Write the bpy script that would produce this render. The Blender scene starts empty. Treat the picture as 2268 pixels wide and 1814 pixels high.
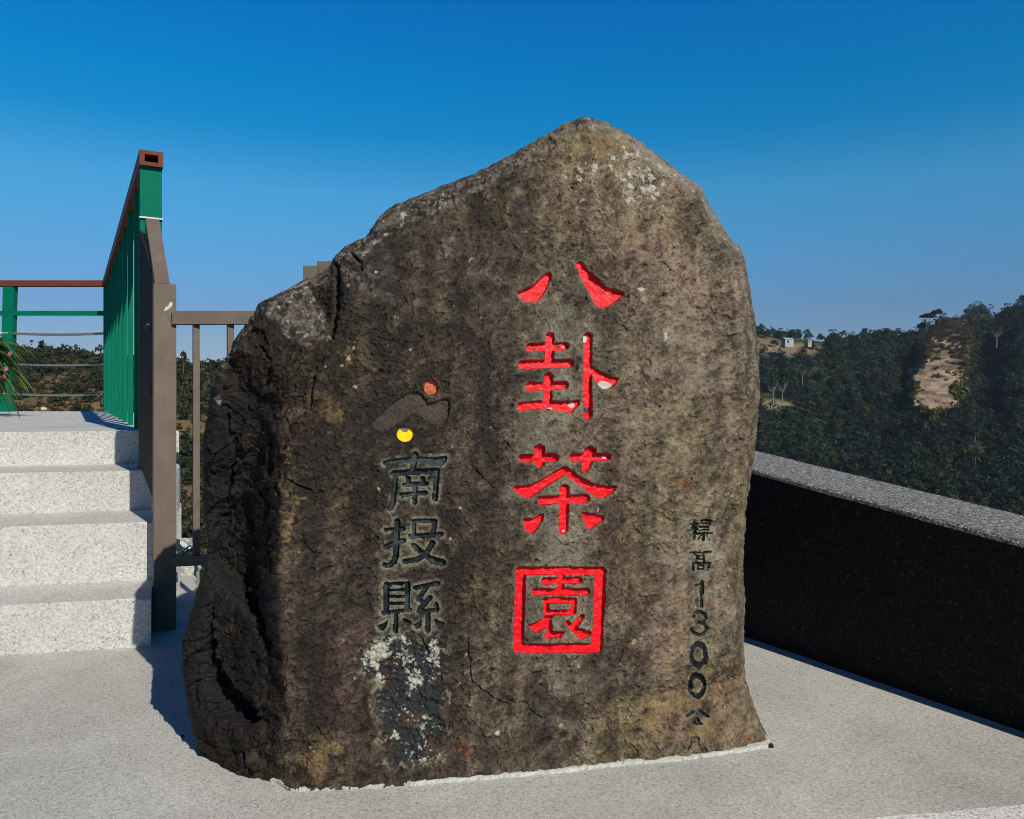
import bpy, bmesh, math, random
import numpy as np
from mathutils import Vector, Matrix
from mathutils.geometry import delaunay_2d_cdt

C = bpy.context.scene
COL = C.collection
R = math.radians
random.seed(7)
# ------------------------------------------------------------------ camera, sky, sun, exposure
FPX, EYE, HZ, CX = 1700.0, 0.85, 870.0, 1134.0
cam = bpy.data.cameras.new("camera")
cam.sensor_fit = 'HORIZONTAL'
cam.sensor_width = 36.0
cam.lens = 36.0 * FPX / 2268.0
cam.shift_y = -37.0 / 2268.0
cam.clip_start = 0.02
cam.clip_end = 5000
camo = bpy.data.objects.new("camera", cam)
COL.objects.link(camo)
camo.location = (0, 0, EYE)
camo.rotation_euler = (R(90), 0, 0)
C.camera = camo

SUN_EL = R(36)
SUN_H = Vector((math.sin(R(36)), -math.cos(R(36)), 0))
SUN = Vector((SUN_H.x * math.cos(SUN_EL), SUN_H.y * math.cos(SUN_EL), math.sin(SUN_EL)))
W = bpy.data.worlds.new("World")
C.world = W
W.use_nodes = True
wn = W.node_tree.nodes
wl = W.node_tree.links
bg = wn['Background']
sky = wn.new('ShaderNodeTexSky')
sky.sky_type = 'NISHITA'
sky.sun_disc = False
sky.sun_elevation = SUN_EL
sky.sun_rotation = math.atan2(SUN_H.x, SUN_H.y)
sky.altitude = 1300
sky.air_density = 1.0
sky.dust_density = 0.3
sky.ozone_density = 3.0
geo = wn.new('ShaderNodeTexCoord')
sxyz = wn.new('ShaderNodeSeparateXYZ')
wl.new(geo.outputs['Generated'], sxyz.inputs[0])
hr = wn.new('ShaderNodeValToRGB')              # clear mountain air: paler low down, deep blue overhead
he = hr.color_ramp.elements
he[0].position, he[0].color = 0.0, (.50, .46, .56, 1)
he[1].position, he[1].color = 1.0, (.0, .16, .42, 1)
for p_, c_ in ((.105, (.43, .58, .74)), (.17, (.40, .82, 1.0)), (.245, (.33, 1.06, 1.22)), (.315, (.04, .98, 1.28)), (.365, (.0, 1.0, 1.40)), (.44, (.0, .95, 1.56)), (.56, (.0, .58, 1.05)), (.75, (.0, .30, .65))):
    x_ = he.new(p_)
    x_.color = (*c_, 1)
wl.new(sxyz.outputs['Z'], hr.inputs[0])
hs = wn.new('ShaderNodeMix')
hs.data_type = 'RGBA'
hs.blend_type = 'MULTIPLY'
hs.inputs['Factor'].default_value = 1.0
wl.new(sky.outputs[0], hs.inputs['A'])
wl.new(hr.outputs[0], hs.inputs['B'])
wl.new(hs.outputs['Result'], bg.inputs['Color'])
bg.inputs['Strength'].default_value = 0.095
sl = bpy.data.lights.new("sun", 'SUN')
sl.energy = 4.8
sl.angle = R(0.5)
sl.color = (1.0, 0.93, 0.79)
so = bpy.data.objects.new("sun", sl)
COL.objects.link(so)
so.rotation_euler = SUN.to_track_quat('Z', 'Y').to_euler()
so.location = SUN * 50
C.view_settings.view_transform = 'Standard'
C.view_settings.look = 'None'
C.view_settings.exposure = 0.0
C.view_settings.gamma = 1.0
C.cycles.filter_width = 1.0


# ------------------------------------------------------------------ helpers
def at(px, py, Y):
    return Vector(((px - CX) / FPX * Y, Y, EYE - (py - HZ) / FPX * Y))


def tag(o, label=None, cat=None, group=None, kind=None):
    for k, v in (('label', label), ('category', cat), ('group', group), ('kind', kind)):
        if v:
            o[k] = v
    return o


def empty(name, loc=(0, 0, 0), rz=0):
    o = bpy.data.objects.new(name, None)
    o.empty_display_size = 0.1
    COL.objects.link(o)
    o.location = loc
    o.rotation_euler.z = rz
    return o


def link(name, me, mat=None, parent=None):
    o = bpy.data.objects.new(name, me)
    COL.objects.link(o)
    if mat:
        me.materials.append(mat)
    if parent:
        o.parent = parent
        o.matrix_parent_inverse = Matrix.Translation(-Vector(parent.location))
    return o


def obj(name, bm, mat=None, parent=None, smooth=False, bevel=0, seg=2):
    if bevel:
        es = [e for e in bm.edges if len(e.link_faces) == 2 and e.calc_face_angle(0) > 0.5]
        bmesh.ops.bevel(bm, geom=es, offset=bevel, segments=seg, affect='EDGES', profile=0.5)
    bmesh.ops.recalc_face_normals(bm, faces=bm.faces)
    me = bpy.data.meshes.new(name)
    bm.to_mesh(me)
    bm.free()
    if smooth:
        me.polygons.foreach_set('use_smooth', [True] * len(me.polygons))
    return link(name, me, mat, parent)


def npmesh(name, V, F, mat=None, parent=None, col=None, smooth=False):
    """V (n,3) F (m,k) arrays -> one mesh object; col (n,3) point colours"""
    me = bpy.data.meshes.new(name)
    n, (m, k) = len(V), F.shape
    me.vertices.add(n)
    me.vertices.foreach_set('co', np.ascontiguousarray(V, dtype=np.float32).ravel())
    me.loops.add(m * k)
    me.loops.foreach_set('vertex_index', np.ascontiguousarray(F, dtype=np.int32).ravel())
    me.polygons.add(m)
    me.polygons.foreach_set('loop_start', np.arange(0, m * k, k, dtype=np.int32))
    if smooth:
        me.polygons.foreach_set('use_smooth', np.ones(m, dtype=bool))
    me.update(calc_edges=True)
    if col is not None:
        a = me.color_attributes.new('tint', 'FLOAT_COLOR', 'POINT')
        c4 = np.ones((n, 4), dtype=np.float32)
        c4[:, :3] = col
        a.data.foreach_set('color', c4.ravel())
    me.validate()
    return link(name, me, mat, parent)


def beam(bm, p, q, w, h, up=(0, 0, 1)):
    """rectangular bar from p to q, w across, h along up"""
    p, q = Vector(p), Vector(q)
    d = (q - p).normalized()
    s = d.cross(Vector(up)).normalized()
    u = s.cross(d).normalized()
    vs = []
    for e in (p, q):
        for a, b in ((-1, -1), (1, -1), (1, 1), (-1, 1)):
            vs.append(bm.verts.new(e + s * (a * w / 2) + u * (b * h / 2)))
    for f in ((3, 2, 1, 0), (4, 5, 6, 7), (0, 1, 5, 4), (1, 2, 6, 5), (2, 3, 7, 6), (3, 0, 4, 7)):
        bm.faces.new([vs[i] for i in f])


def tube(bm, pts, r, n=8):
    rings = []
    pts = [Vector(p) for p in pts]
    for i, p in enumerate(pts):
        d = (pts[min(i + 1, len(pts) - 1)] - pts[max(i - 1, 0)]).normalized()
        s = d.cross(Vector((0.1, 0.2, 1))).normalized()
        u = s.cross(d)
        rr = r[i] if isinstance(r, (list, tuple)) else r
        rings.append([bm.verts.new(p + (s * math.cos(2 * math.pi * k / n) + u * math.sin(2 * math.pi * k / n)) * rr) for k in range(n)])
    for a, b in zip(rings, rings[1:]):
        for k in range(n):
            bm.faces.new((a[k], a[(k + 1) % n], b[(k + 1) % n], b[k]))
    bm.faces.new(rings[0][::-1])
    bm.faces.new(rings[-1])


def prism(bm, poly, z0, z1):
    """plan polygon [(x,y)] between z0 and z1 (z1 may be a function)"""
    f1 = z1 if callable(z1) else (lambda x, y: z1)
    f0 = z0 if callable(z0) else (lambda x, y: z0)
    lo = [bm.verts.new((x, y, f0(x, y))) for x, y in poly]
    hi = [bm.verts.new((x, y, f1(x, y))) for x, y in poly]
    n = len(poly)
    bm.faces.new(lo[::-1])
    bm.faces.new(hi)
    for i in range(n):
        bm.faces.new((lo[i], lo[(i + 1) % n], hi[(i + 1) % n], hi[i]))


def hash01(ix, iy, iz, seed):
    h = (ix.astype(np.uint32) * np.uint32(374761393) + iy.astype(np.uint32) * np.uint32(668265263)
         + iz.astype(np.uint32) * np.uint32(2147483647) + np.uint32(seed * 974634777 & 0xffffffff))
    h = (h ^ (h >> np.uint32(13))) * np.uint32(1274126177)
    h = h ^ (h >> np.uint32(16))
    h = h * np.uint32(2246822519)
    h = h ^ (h >> np.uint32(15))
    return h.astype(np.float32) / np.float32(4294967295.0)


def vnoise(P, s, seed=0):
    """value noise in -1..1 at P*s (quintic)"""
    X = (P * np.asarray(s, dtype=np.float64)).astype(np.float32) + np.float32(500.37)
    I = np.floor(X)
    f = X - I
    I = I.astype(np.int64)
    u = f * f * f * (f * (f * 6 - 15) + 10)
    out = 0
    for dx in (0, 1):
        wx = u[:, 0] if dx else 1 - u[:, 0]
        for dy in (0, 1):
            wy = wx * (u[:, 1] if dy else 1 - u[:, 1])
            for dz in (0, 1):
                wz = wy * (u[:, 2] if dz else 1 - u[:, 2])
                out = out + wz * hash01(I[:, 0] + dx, I[:, 1] + dy, I[:, 2] + dz, seed)
    return out * 2 - 1


def fbm(P, s, octv=4, seed=0, gain=0.5, lac=2.03):
    a, t, o = 1.0, 0, 0
    sc = np.asarray(s, dtype=np.float64)
    for i in range(octv):
        o = o + a * vnoise(P, sc, seed + i * 17)
        t += a
        a *= gain
        sc = sc * lac
    return o / t * 1.4


def sstep(a, b, x):
    t = np.clip((x - a) / (b - a), 0, 1)
    return t * t * (3 - 2 * t)


def lerp(a, b, t):
    return a + (b - a) * t


# ------------------------------------------------------------------ materials
def mat(name, col=(.5, .5, .5), rough=.6, metal=0, spec=.5):
    m = bpy.data.materials.new(name)
    m.use_nodes = True
    b = m.node_tree.nodes['Principled BSDF']
    b.inputs['Base Color'].default_value = (*col, 1)
    b.inputs['Roughness'].default_value = rough
    b.inputs['Metallic'].default_value = metal
    b.inputs['Specular IOR Level'].default_value = spec
    return m, m.node_tree.nodes, m.node_tree.links, b


def noise_node(n, l, scale, detail=4, rough=.55, dist=0, co=None, vec_scale=None):
    t = n.new('ShaderNodeTexNoise')
    t.inputs['Scale'].default_value = scale
    t.inputs['Detail'].default_value = detail
    t.inputs['Roughness'].default_value = rough
    t.inputs['Distortion'].default_value = dist
    if co is None:
        co = n.new('ShaderNodeTexCoord').outputs['Object']
    if vec_scale:
        mp = n.new('ShaderNodeMapping')
        mp.inputs['Scale'].default_value = vec_scale
        l.new(co, mp.inputs[0])
        co = mp.outputs[0]
    l.new(co, t.inputs['Vector'])
    return t


def ramp(n, l, src, stops):
    r = n.new('ShaderNodeValToRGB')
    e = r.color_ramp.elements
    e[0].position, e[0].color = stops[0][0], (*stops[0][1], 1)
    e[1].position, e[1].color = stops[-1][0], (*stops[-1][1], 1)
    for p, c in stops[1:-1]:
        x = e.new(p)
        x.color = (*c, 1)
    l.new(src, r.inputs[0])
    return r


def mixc(n, l, a, b, f, mode='MIX'):
    m = n.new('ShaderNodeMix')
    m.data_type = 'RGBA'
    m.blend_type = mode
    for sock, v in ((m.inputs['A'], a), (m.inputs['B'], b)):
        if isinstance(v, tuple):
            sock.default_value = (*v, 1)
        else:
            l.new(v, sock)
    if isinstance(f, float):
        m.inputs['Factor'].default_value = f
    else:
        l.new(f, m.inputs['Factor'])
    return m.outputs['Result']


def bump(n, l, b, h, strength=.3, dist=.003):
    bn = n.new('ShaderNodeBump')
    bn.inputs['Strength'].default_value = strength
    bn.inputs['Distance'].default_value = dist
    l.new(h, bn.inputs['Height'])
    l.new(bn.outputs[0], b.inputs['Normal'])
    return bn


def granite(name, s1, dark, mid, light, stain=.12, bstr=.35, bdist=.002, lo=.36, hi=.64):
    m, n, l, b = mat(name, rough=.85, spec=.25)
    a = noise_node(n, l, s1, 2.5, .6, 1.2)
    a2 = noise_node(n, l, s1 * 2.9, 2, .6, .6)
    mx = n.new('ShaderNodeMath')
    mx.operation = 'MULTIPLY_ADD'
    mx.inputs[1].default_value = .45
    l.new(a2.outputs[0], mx.inputs[0])
    sc = n.new('ShaderNodeMath')
    sc.operation = 'MULTIPLY'
    sc.inputs[1].default_value = .55
    l.new(a.outputs[0], sc.inputs[0])
    l.new(sc.outputs[0], mx.inputs[2])
    r = ramp(n, l, mx.outputs[0], [(lo, dark), (.5 * (lo + hi) - .03, mid), (hi, light)])
    big = noise_node(n, l, 2.2, 5, .65, .3)
    rb = ramp(n, l, big.outputs[0], [(.3, (1 - stain * 1.3, 1 - stain * 1.4, 1 - stain * 1.5)), (.7, (1 + stain, 1 + stain, 1 + stain))])
    c = mixc(n, l, r.outputs[0], rb.outputs[0], 1.0, 'MULTIPLY')
    l.new(c, b.inputs['Base Color'])
    bump(n, l, b, mx.outputs[0], bstr, bdist)
    return m


M_PAVE = granite('pavement_granite', 150, (.17, .17, .158), (.405, .40, .372), (.62, .61, .57), .15)
M_STEP = granite('step_granite', 118, (.12, .12, .112), (.43, .43, .415), (.63, .63, .61), .09, .6, .003, .36, .60)
M_WALL_SHADE = granite('shaded_wall_granite', 105, (.006, .006, .006), (.010, .010, .010), (.16, .16, .155), .08, .5, .002, .47, .74)  # wall stone near black: the shade of its face painted in
M_WALL_LIT = granite('lit_wall_granite', 105, (.030, .030, .029), (.115, .115, .112), (.56, .555, .54), .08, 1.0, .005, .41, .64)  # the same wall stone, lightened to paint in its sunlit top
M_KERB = granite('kerb_granite', 60, (.3, .3, .29), (.62, .62, .59), (.8, .8, .78), .08, .8, .006)
M_MORTAR = granite('mortar', 120, (.26, .26, .24), (.42, .42, .39), (.58, .58, .55), .10, .8, .004)


def painted(name, col, rough=.4, var=.12, scale=9, spec=.2):
    m, n, l, b = mat(name, col, rough, 0, spec)
    t = noise_node(n, l, scale, 6, .65, .3)
    lo = tuple(c * (1 - var * 1.6) for c in col)
    hi = tuple(c * (1 + var) + .0015 for c in col)
    r = ramp(n, l, t.outputs[0], [(.3, lo), (.7, hi)])
    f = noise_node(n, l, 140, 3, .6)
    rf = ramp(n, l, f.outputs[0], [(.25, (.86, .86, .86)), (.6, (1, 1, 1))])
    l.new(mixc(n, l, r.outputs[0], rf.outputs[0], 1.0, 'MULTIPLY'), b.inputs['Base Color'])
    rr = n.new('ShaderNodeMapRange')
    rr.inputs[3].default_value = rough - .08
    rr.inputs[4].default_value = rough + .15
    l.new(t.outputs[0], rr.inputs[0])
    l.new(rr.outputs[0], b.inputs['Roughness'])
    bump(n, l, b, f.outputs[0], .08, .001)
    return m


M_BROWN = painted('brown_steel', (.150, .118, .096), .55)
M_DARKSTEEL = painted('dark_steel', (.012, .011, .010), .7)
M_GREEN = painted('green_steel', (.0, .140, .083), .6, .08, spec=.06)
M_RED = painted('redbrown_steel', (.155, .043, .028), .5, spec=.08)
M_CABLE = mat('steel_cable', (.36, .36, .35), .35, .8)[0]
M_HOLE = mat('tube_hollow', (.012, .011, .010), .9)[0]
M_CHIP = mat('bare_primer', (.5, .49, .46), .8)[0]
M_CHROME = mat('bright_tube', (.75, .75, .74), .2, 1.0)[0]
M_GLASS, _n, _l, _b = mat('tinted_glass', (.25, .42, .38), .08)
_b.inputs['Transmission Weight'].default_value = .55
M_WHITE = painted('white_paint', (.62, .62, .60), .6, .06)
M_SHED = painted('faded_sheet', (.36, .38, .35), .7, .15, 2)
M_TEAL = painted('teal_sheet', (.25, .42, .40), .5, .1, 3)


def tinted(name, rough=.8, trans=0.0, bumpy=None, spec=.3, fine=None):
    m, n, l, b = mat(name, rough=rough, spec=spec)
    a = n.new('ShaderNodeAttribute')
    a.attribute_name = 'tint'
    c = a.outputs['Color']
    if fine:
        f = noise_node(n, l, fine, 6, .78, .8)
        r = ramp(n, l, f.outputs[0], [(.34, (.58, .58, .58)), (.48, (.98, .98, .98)), (.66, (1.42, 1.42, 1.42))])
        c = mixc(n, l, c, r.outputs[0], 1.0, 'MULTIPLY')
    l.new(c, b.inputs['Base Color'])
    if bumpy:
        t = noise_node(n, l, bumpy[0], 4, .65, .4)
        bump(n, l, b, t.outputs[0], bumpy[1], bumpy[2])
    if trans:
        tr = n.new('ShaderNodeBsdfTranslucent')
        l.new(c, tr.inputs['Color'])
        ms = n.new('ShaderNodeMixShader')
        ms.inputs[0].default_value = trans
        l.new(b.outputs[0], ms.inputs[1])
        l.new(tr.outputs[0], ms.inputs[2])
        l.new(ms.outputs[0], n['Material Output'].inputs['Surface'])
    return m


M_ROCK = tinted('weathered_stone', .78, 0, (210, .75, .003), .3, 300)
M_PAINT = tinted('letter_paint', .5, 0, (220, .3, .001), .22)
M_LEAF = tinted('foliage', .7, .35, None, .15)
M_HILL = tinted('hill_soil', .95, 0, None, .1)
M_CLIFF = tinted('cliff_rock', .9, 0, (.9, .8, .6), .15)
M_BARK = mat('bark', (.09, .07, .055), .9)[0]
M_PALEBARK = mat('pale_bark', (.17, .165, .145), .9)[0]

# ------------------------------------------------------------------ pavement, kerb, parapet wall
wall_in = lambda Y: 2.482 - 0.625 * Y
dW = Vector((-.53, .848, 0))
nW = Vector((.848, .53, 0))
bm = bmesh.new()
poly = [(-6.5, -6), (7.5, -6), (wall_in(-4) + .1, -4), (wall_in(2.78) + .1, 2.78), (-1.05, 2.78), (-1.05, 3.4), (-6.5, 3.4)]
poly = [(-6.5, -6), (6.5, -6), (wall_in(-6) + .15 if wall_in(-6) < 6.5 else 6.4, -5.9), (wall_in(2.80) + .1, 2.80), (-1.10, 2.80)]
for q_ in range(1, 15):          # broken edge running back beside the steps
    t_ = q_ / 14
    poly.append((-1.14 - .42 * t_ + random.uniform(-.02, .02), 2.80 + 1.0 * t_))
poly += [(-2.3, 3.8), (-2.3, 2.70), (-6.5, 2.70)]
prism(bm, poly, -.35, 0.0)
tag(obj('pavement', bm, M_PAVE), kind='structure')

bm = bmesh.new()
a, b_ = Vector((.769, 1.531, 0)), Vector((1.05, 1.576, 0))
d = (b_ - a).normalized()
nn = Vector((d.y, -d.x, 0))
pts = []
for i in range(60):
    p = a + d * (-.9 + i * .045) + nn * random.uniform(-.004, .004)
    pts.append((p.x, p.y))
e0 = a + d * 1.8 + nn * .3
e1 = a - d * .9 + nn * .3
pts += [(e0.x, e0.y), (e1.x, e1.y)]
prism(bm, pts, -.05, .005)
tag(obj('kerb_strip', bm, M_KERB), kind='structure')

# parapet: top falls towards the viewer
ref = Vector((1.28, 1.92, 0))
def wtop(x, y):
    s = (x - ref.x) * dW.x + (y - ref.y) * dW.y
    return EYE - .373 + .129 * s
bm = bmesh.new()
pin0, pin1 = ref - dW * 2.3, ref + dW * 1.75
NW = 60
prof = [(0, 0), (0, 1), (1, 1), (1, 0)]
def sweep(bm, sect):
    prev = None
    for i in range(NW + 1):
        p = pin0.lerp(pin1, i / NW)
        zt = wtop(p.x, p.y)
        ring = []
        for (a_, z_, rel) in sect:
            q = p + nW * (a_ + random.uniform(-.0006, .0006))
            ring.append(bm.verts.new((q.x, q.y, zt + z_ + random.uniform(-.0008, .0008) if rel else z_)))
        n_ = len(ring)
        if prev:
            for k in range(n_):
                bm.faces.new((prev[k], prev[(k + 1) % n_], ring[(k + 1) % n_], ring[k]))
        else:
            bm.faces.new(ring)
        prev = ring
    bm.faces.new(prev[::-1])


WALL = empty('parapet_wall', ref)
tag(WALL, 'low granite parapet wall with painted-in dark shaded face and pale sunlit top, sloping down on the right', 'wall')
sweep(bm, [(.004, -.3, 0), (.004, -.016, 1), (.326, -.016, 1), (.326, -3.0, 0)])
obj('wall_body', bm, M_WALL_SHADE, WALL)
bm = bmesh.new()
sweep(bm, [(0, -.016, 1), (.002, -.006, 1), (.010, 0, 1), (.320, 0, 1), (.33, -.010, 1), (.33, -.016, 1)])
obj('lit_top', bm, M_WALL_LIT, WALL)  # thin cap added to carry the painted sunlit tone

# ------------------------------------------------------------------ steps and landing
STEPS = empty('granite_steps', (-1.9, 2.7, 0))
tag(STEPS, 'speckled pale granite steps with rough edges climbing to the railed landing', 'steps')
TOPZ = [EYE - .687, EYE - .474, EYE - .314, EYE - .168]
FR = [(-1.654, 2.48), (-1.812, 2.716), (-2.0, 2.998), (-2.19, 3.29)]
SL = .21
e_r0, e_r1 = Vector((-1.21, 2.57)), Vector((-1.47, 3.40))


def edge_x(Y):
    if Y > e_r1.y:
        return e_r1.x - .56 * (Y - e_r1.y)
    return e_r0.x + (e_r1.x - e_r0.x) * (Y - e_r0.y) / (e_r1.y - e_r0.y)


for k in range(4):
    x0, y0 = FR[k]
    yf = lambda x: y0 + SL * (x - x0)
    zb = -.35 if k == 0 else TOPZ[k - 1] - .006
    ext = (.0, .0, .005, .0)[k]
    # right end of the riser: where riser line meets the edge line
    xr = -1.2
    for _ in range(12):
        xr = edge_x(yf(xr)) + ext
    pl = [(-6.3, yf(-6.3))]
    nseg = 40
    for i in range(1, nseg + 1):
        x = -6.3 + (xr + 6.3) * i / nseg
        pl.append((x, yf(x) + (random.uniform(-.0015, .0015) if i < nseg else 0)))
    Yb = (7.02 if k == 3 else yf(xr) + .95)
    nr = 26 if k == 3 else 14
    for i in range(1, nr + 1):     # rough broken right end
        Y = yf(xr) + (Yb - yf(xr)) * i / nr
        rough_ = random.uniform(-.022, .022) if k < 3 or Y < 4.2 else 0
        pl.append((edge_x(Y) + ext + rough_, Y))
    pl.append((-6.3, Yb))
    bm = bmesh.new()
    if k == 3:
        prism(bm, pl, TOPZ[2] - .006, TOPZ[3])
    else:
        prism(bm, pl, zb, TOPZ[k])
    es = [e for e in bm.edges if all(abs(v.co.z - TOPZ[k]) < 1e-5 for v in e.verts) and abs(e.verts[0].co.x - e.verts[1].co.x) > .08 and e.calc_length() < .4]
    bmesh.ops.bevel(bm, geom=es, offset=.012, segments=3, affect='EDGES', profile=.5)
    obj('landing' if k == 3 else 'step', bm, M_STEP, STEPS)

# ------------------------------------------------------------------ green railing along the landing edge
GR_T = EYE + 1.0
gfar, gnear = Vector((-3.59, 6.83, 0)), Vector((-1.5, 3.19, 0))
gd = (gnear - gfar).normalized()
LZ = TOPZ[3]


def hollow_rail(bm, p, q, w, h, t=.012):
    p, q = Vector(p), Vector(q)
    d = (q - p).normalized()
    s = d.cross(Vector((0, 0, 1))).normalized()
    u = Vector((0, 0, 1))
    R_ = []
    for e, dep in ((p, 0), (q, 0)):
        R_.append([bm.verts.new(e + s * (a * w / 2) + u * (b * h / 2)) for a, b in ((-1, -1), (1, -1), (1, 1), (-1, 1))])
    inn = [bm.verts.new(q + s * (a * (w / 2 - t * 1.6)) + u * (b * (h / 2 - t * 1.3))) for a, b in ((-1, -1), (1, -1), (1, 1), (-1, 1))]
    deep = [bm.verts.new(v.co - d * .12) for v in inn]
    for k in range(4):
        k2 = (k + 1) % 4
        bm.faces.new((R_[0][k], R_[0][k2], R_[1][k2], R_[1][k]))
        bm.faces.new((R_[1][k], R_[1][k2], inn[k2], inn[k]))
        bm.faces.new((inn[k], inn[k2], deep[k2], deep[k]))
    bm.faces.new(R_[0][::-1])
    bm.faces.new(deep)


GREEN = empty('green_railing', (gnear.x, gnear.y, TOPZ[2]))
tag(GREEN, 'tall green steel railing with red-brown hollow handrail running along the landing edge', 'railing')
bm = bmesh.new()
up1 = Vector((0, 0, GR_T - .031))
hollow_rail(bm, gfar + up1, gnear + gd * .02 + up1, .090, .062)
obj('handrail', bm, M_RED, GREEN)
# end posts
for p, zb, w in ((gnear - gd * .042, TOPZ[2], .083), (gfar, LZ, .08)):
    bm = bmesh.new()
    beam(bm, Vector((p.x, p.y, zb)), Vector((p.x, p.y, GR_T - .063)), w, w, up=gd)
    obj('post', bm, M_GREEN, GREEN, bevel=.003, seg=1)
bm = bmesh.new()
pe = gnear + gd * .004
beam(bm, Vector((pe.x, pe.y, EYE + .722)), Vector((pe.x, pe.y, EYE + .728)), .09, .012, up=gd)
obj('weld_lip', bm, M_WHITE, GREEN)
L = (gnear - gfar).length
nb = 8
for i in range(1, nb + 1):
    s = i / (nb + 1.0)
    p = gfar.lerp(gnear, s) + Vector((-.867, -.498, 0)) * .021
    z0 = LZ
    if p.y < 3.5:
        z0 = TOPZ[2]
    bm = bmesh.new()
    beam(bm, Vector((p.x, p.y, z0)), Vector((p.x, p.y, GR_T - .063)), .024, .03, up=gd)
    b = obj('baluster', bm, M_GREEN, GREEN)

# far railing across the back of the landing
FAR = empty('cable_railing', (-4.4, 6.83, LZ))
tag(FAR, 'low landing railing with red-brown top bar, green posts and three slack steel cables', 'railing')
bm = bmesh.new()
beam(bm, (-7.5, 6.85, GR_T - .026), (gfar.x - .042, 6.85, GR_T - .026), .075, .05)
obj('handrail', bm, M_RED, FAR, bevel=.004, seg=1)
bm = bmesh.new()
beam(bm, (-7.5, 6.85, EYE + .71), (gfar.x - .03, 6.85, EYE + .71), .035, .04)
obj('mid_rail', bm, M_GREEN, FAR)
for px in (23, -330):
    p = at(px, 870, 6.85)
    bm = bmesh.new()
    beam(bm, (p.x - .03, 6.85, LZ), (p.x, 6.85, GR_T - .052), .096, .06, up=(0, 1, 0))
    obj('post', bm, M_GREEN, FAR, bevel=.004, seg=1)
for py, sag in ((738, .022), (806, .02), (872, .022)):
    bm = bmesh.new()
    x0, x1 = at(23, 870, 6.85).x, gfar.x
    zz = EYE - (py - HZ) / FPX * 6.83
    pts = []
    for i in range(17):
        t = i / 16
        pts.append((x0 + (x1 - x0) * t, 6.83, zz - sag * 4 * t * (1 - t) * .6))
    tube(bm, pts, .011, 6)
    obj('cable', bm, M_CABLE, FAR, smooth=True)
    bm = bmesh.new()
    tube(bm, [(x0 - 3, 6.83, zz), (x0 - 1.5, 6.83, zz - .02), (x0, 6.83, zz)], .011, 6)
    obj('cable', bm, M_CABLE, FAR, smooth=True)

# ------------------------------------------------------------------ brown fence with sloping stair handrail
FENCE = empty('brown_fence', (-1.245, 2.75, 0))
tag(FENCE, 'brown steel fence with slim balusters and sloping handrail left of the carved boulder', 'fence')
PX0 = at(364, 870, 2.76)
bm = bmesh.new()
beam(bm, (PX0.x, 2.76, 0), (PX0.x, 2.76, EYE - (628 - HZ) / FPX * 2.73), .074, .05, up=(-.50, .87, 0))
obj('post', bm, M_BROWN, FENCE, bevel=.004, seg=2)
# chip of missing paint on the post
bm = bmesh.new()
cp = [(366, 690), (369, 681), (376, 677), (379, 669), (385, 670), (384, 678), (377, 684), (371, 688)]
npx, npy = .50 / 1.00344, -.87 / 1.00344
dpl = npx * PX0.x + npy * 2.76 + .025
cpY = lambda x: dpl / (npx * (x - CX) / FPX + npy) - .0015
vs = [bm.verts.new(at(x - 3, y, cpY(x - 3))) for x, y in cp]
f = bm.faces.new(vs)
r_ = bmesh.ops.extrude_face_region(bm, geom=[f])
bmesh.ops.translate(bm, verts=[v for v in r_['geom'] if isinstance(v, bmesh.types.BMVert)], vec=(0, .003, 0))
obj('paint_chip', bm, M_CHIP, FENCE)
fy = lambda x: 2.76 + .16 * (x - PX0.x)
for nm, ya, yb, w in (('top_rail', 690, 719, .045), ('bottom_rail', 1232, 1253, .035)):
    z = EYE - ((ya + yb) / 2 - HZ) / FPX * 2.76
    h = (yb - ya) / FPX * 2.76
    bm = bmesh.new()
    beam(bm, (PX0.x + .034, 2.76, z), (.3, fy(.3), z + (.03 if nm == 'top_rail' else .02)), w, h)
    obj(nm, bm, M_BROWN, FENCE, bevel=.003, seg=1)
ztop = EYE - (719 - HZ) / FPX * 2.76
zbot = EYE - (1232 - HZ) / FPX * 2.76
for i in range(18):
    x = at(430, 870, 2.76).x + i * .117
    if x > .28:
        break
    bm = bmesh.new()
    beam(bm, (x, fy(x), zbot - .002), (x, fy(x), ztop + .01), .022, .022, up=(-.50, .87, 0))
    obj('baluster', bm, M_BROWN, FENCE)
for px, py, Y, w in ((690, 591, 2.83, .05), (724, 581, 3.02, .066)):
    p = at(px, py, Y)
    bm = bmesh.new()
    beam(bm, (p.x, p.y, -.5 if Y > 2.9 else 0), p, w, .05, up=(0, 1, 0))
    obj('post', bm, M_BROWN, FENCE, bevel=.003, seg=1)
# sloping handrail to the green post and dark side plate under it
h0 = at(359, 640, 2.835)
h1 = at(337, 499, 3.14)
bm = bmesh.new()
beam(bm, h0, h1 + (h1 - h0) * .02, .05, .05)
obj('stair_handrail', bm, M_BROWN, FENCE, bevel=.006, seg=2)
bm = bmesh.new()
q = []
A_ = Vector((at(351, 870, 2.80).x, 2.80)); B_ = Vector((at(308, 870, 3.10).x, 3.10))
zt0, zt1 = h0.z - .02, h1.z - .03
zb0, zb1 = TOPZ[1] + .04, EYE - .285
tck = .012
vs = []
for off in (0, tck):
    for (p, z) in ((A_, zb0), (B_, zb1), (B_, zt1), (A_, zt0)):
        vs.append(bm.verts.new((p.x + off, p.y, z)))
for f in ((0, 1, 2, 3), (7, 6, 5, 4), (0, 4, 5, 1), (1, 5, 6, 2), (2, 6, 7, 3), (3, 7, 4, 0)):
    bm.faces.new([vs[i] for i in f])
PLATE = obj('side_plate', bm, M_DARKSTEEL, FENCE)
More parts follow.
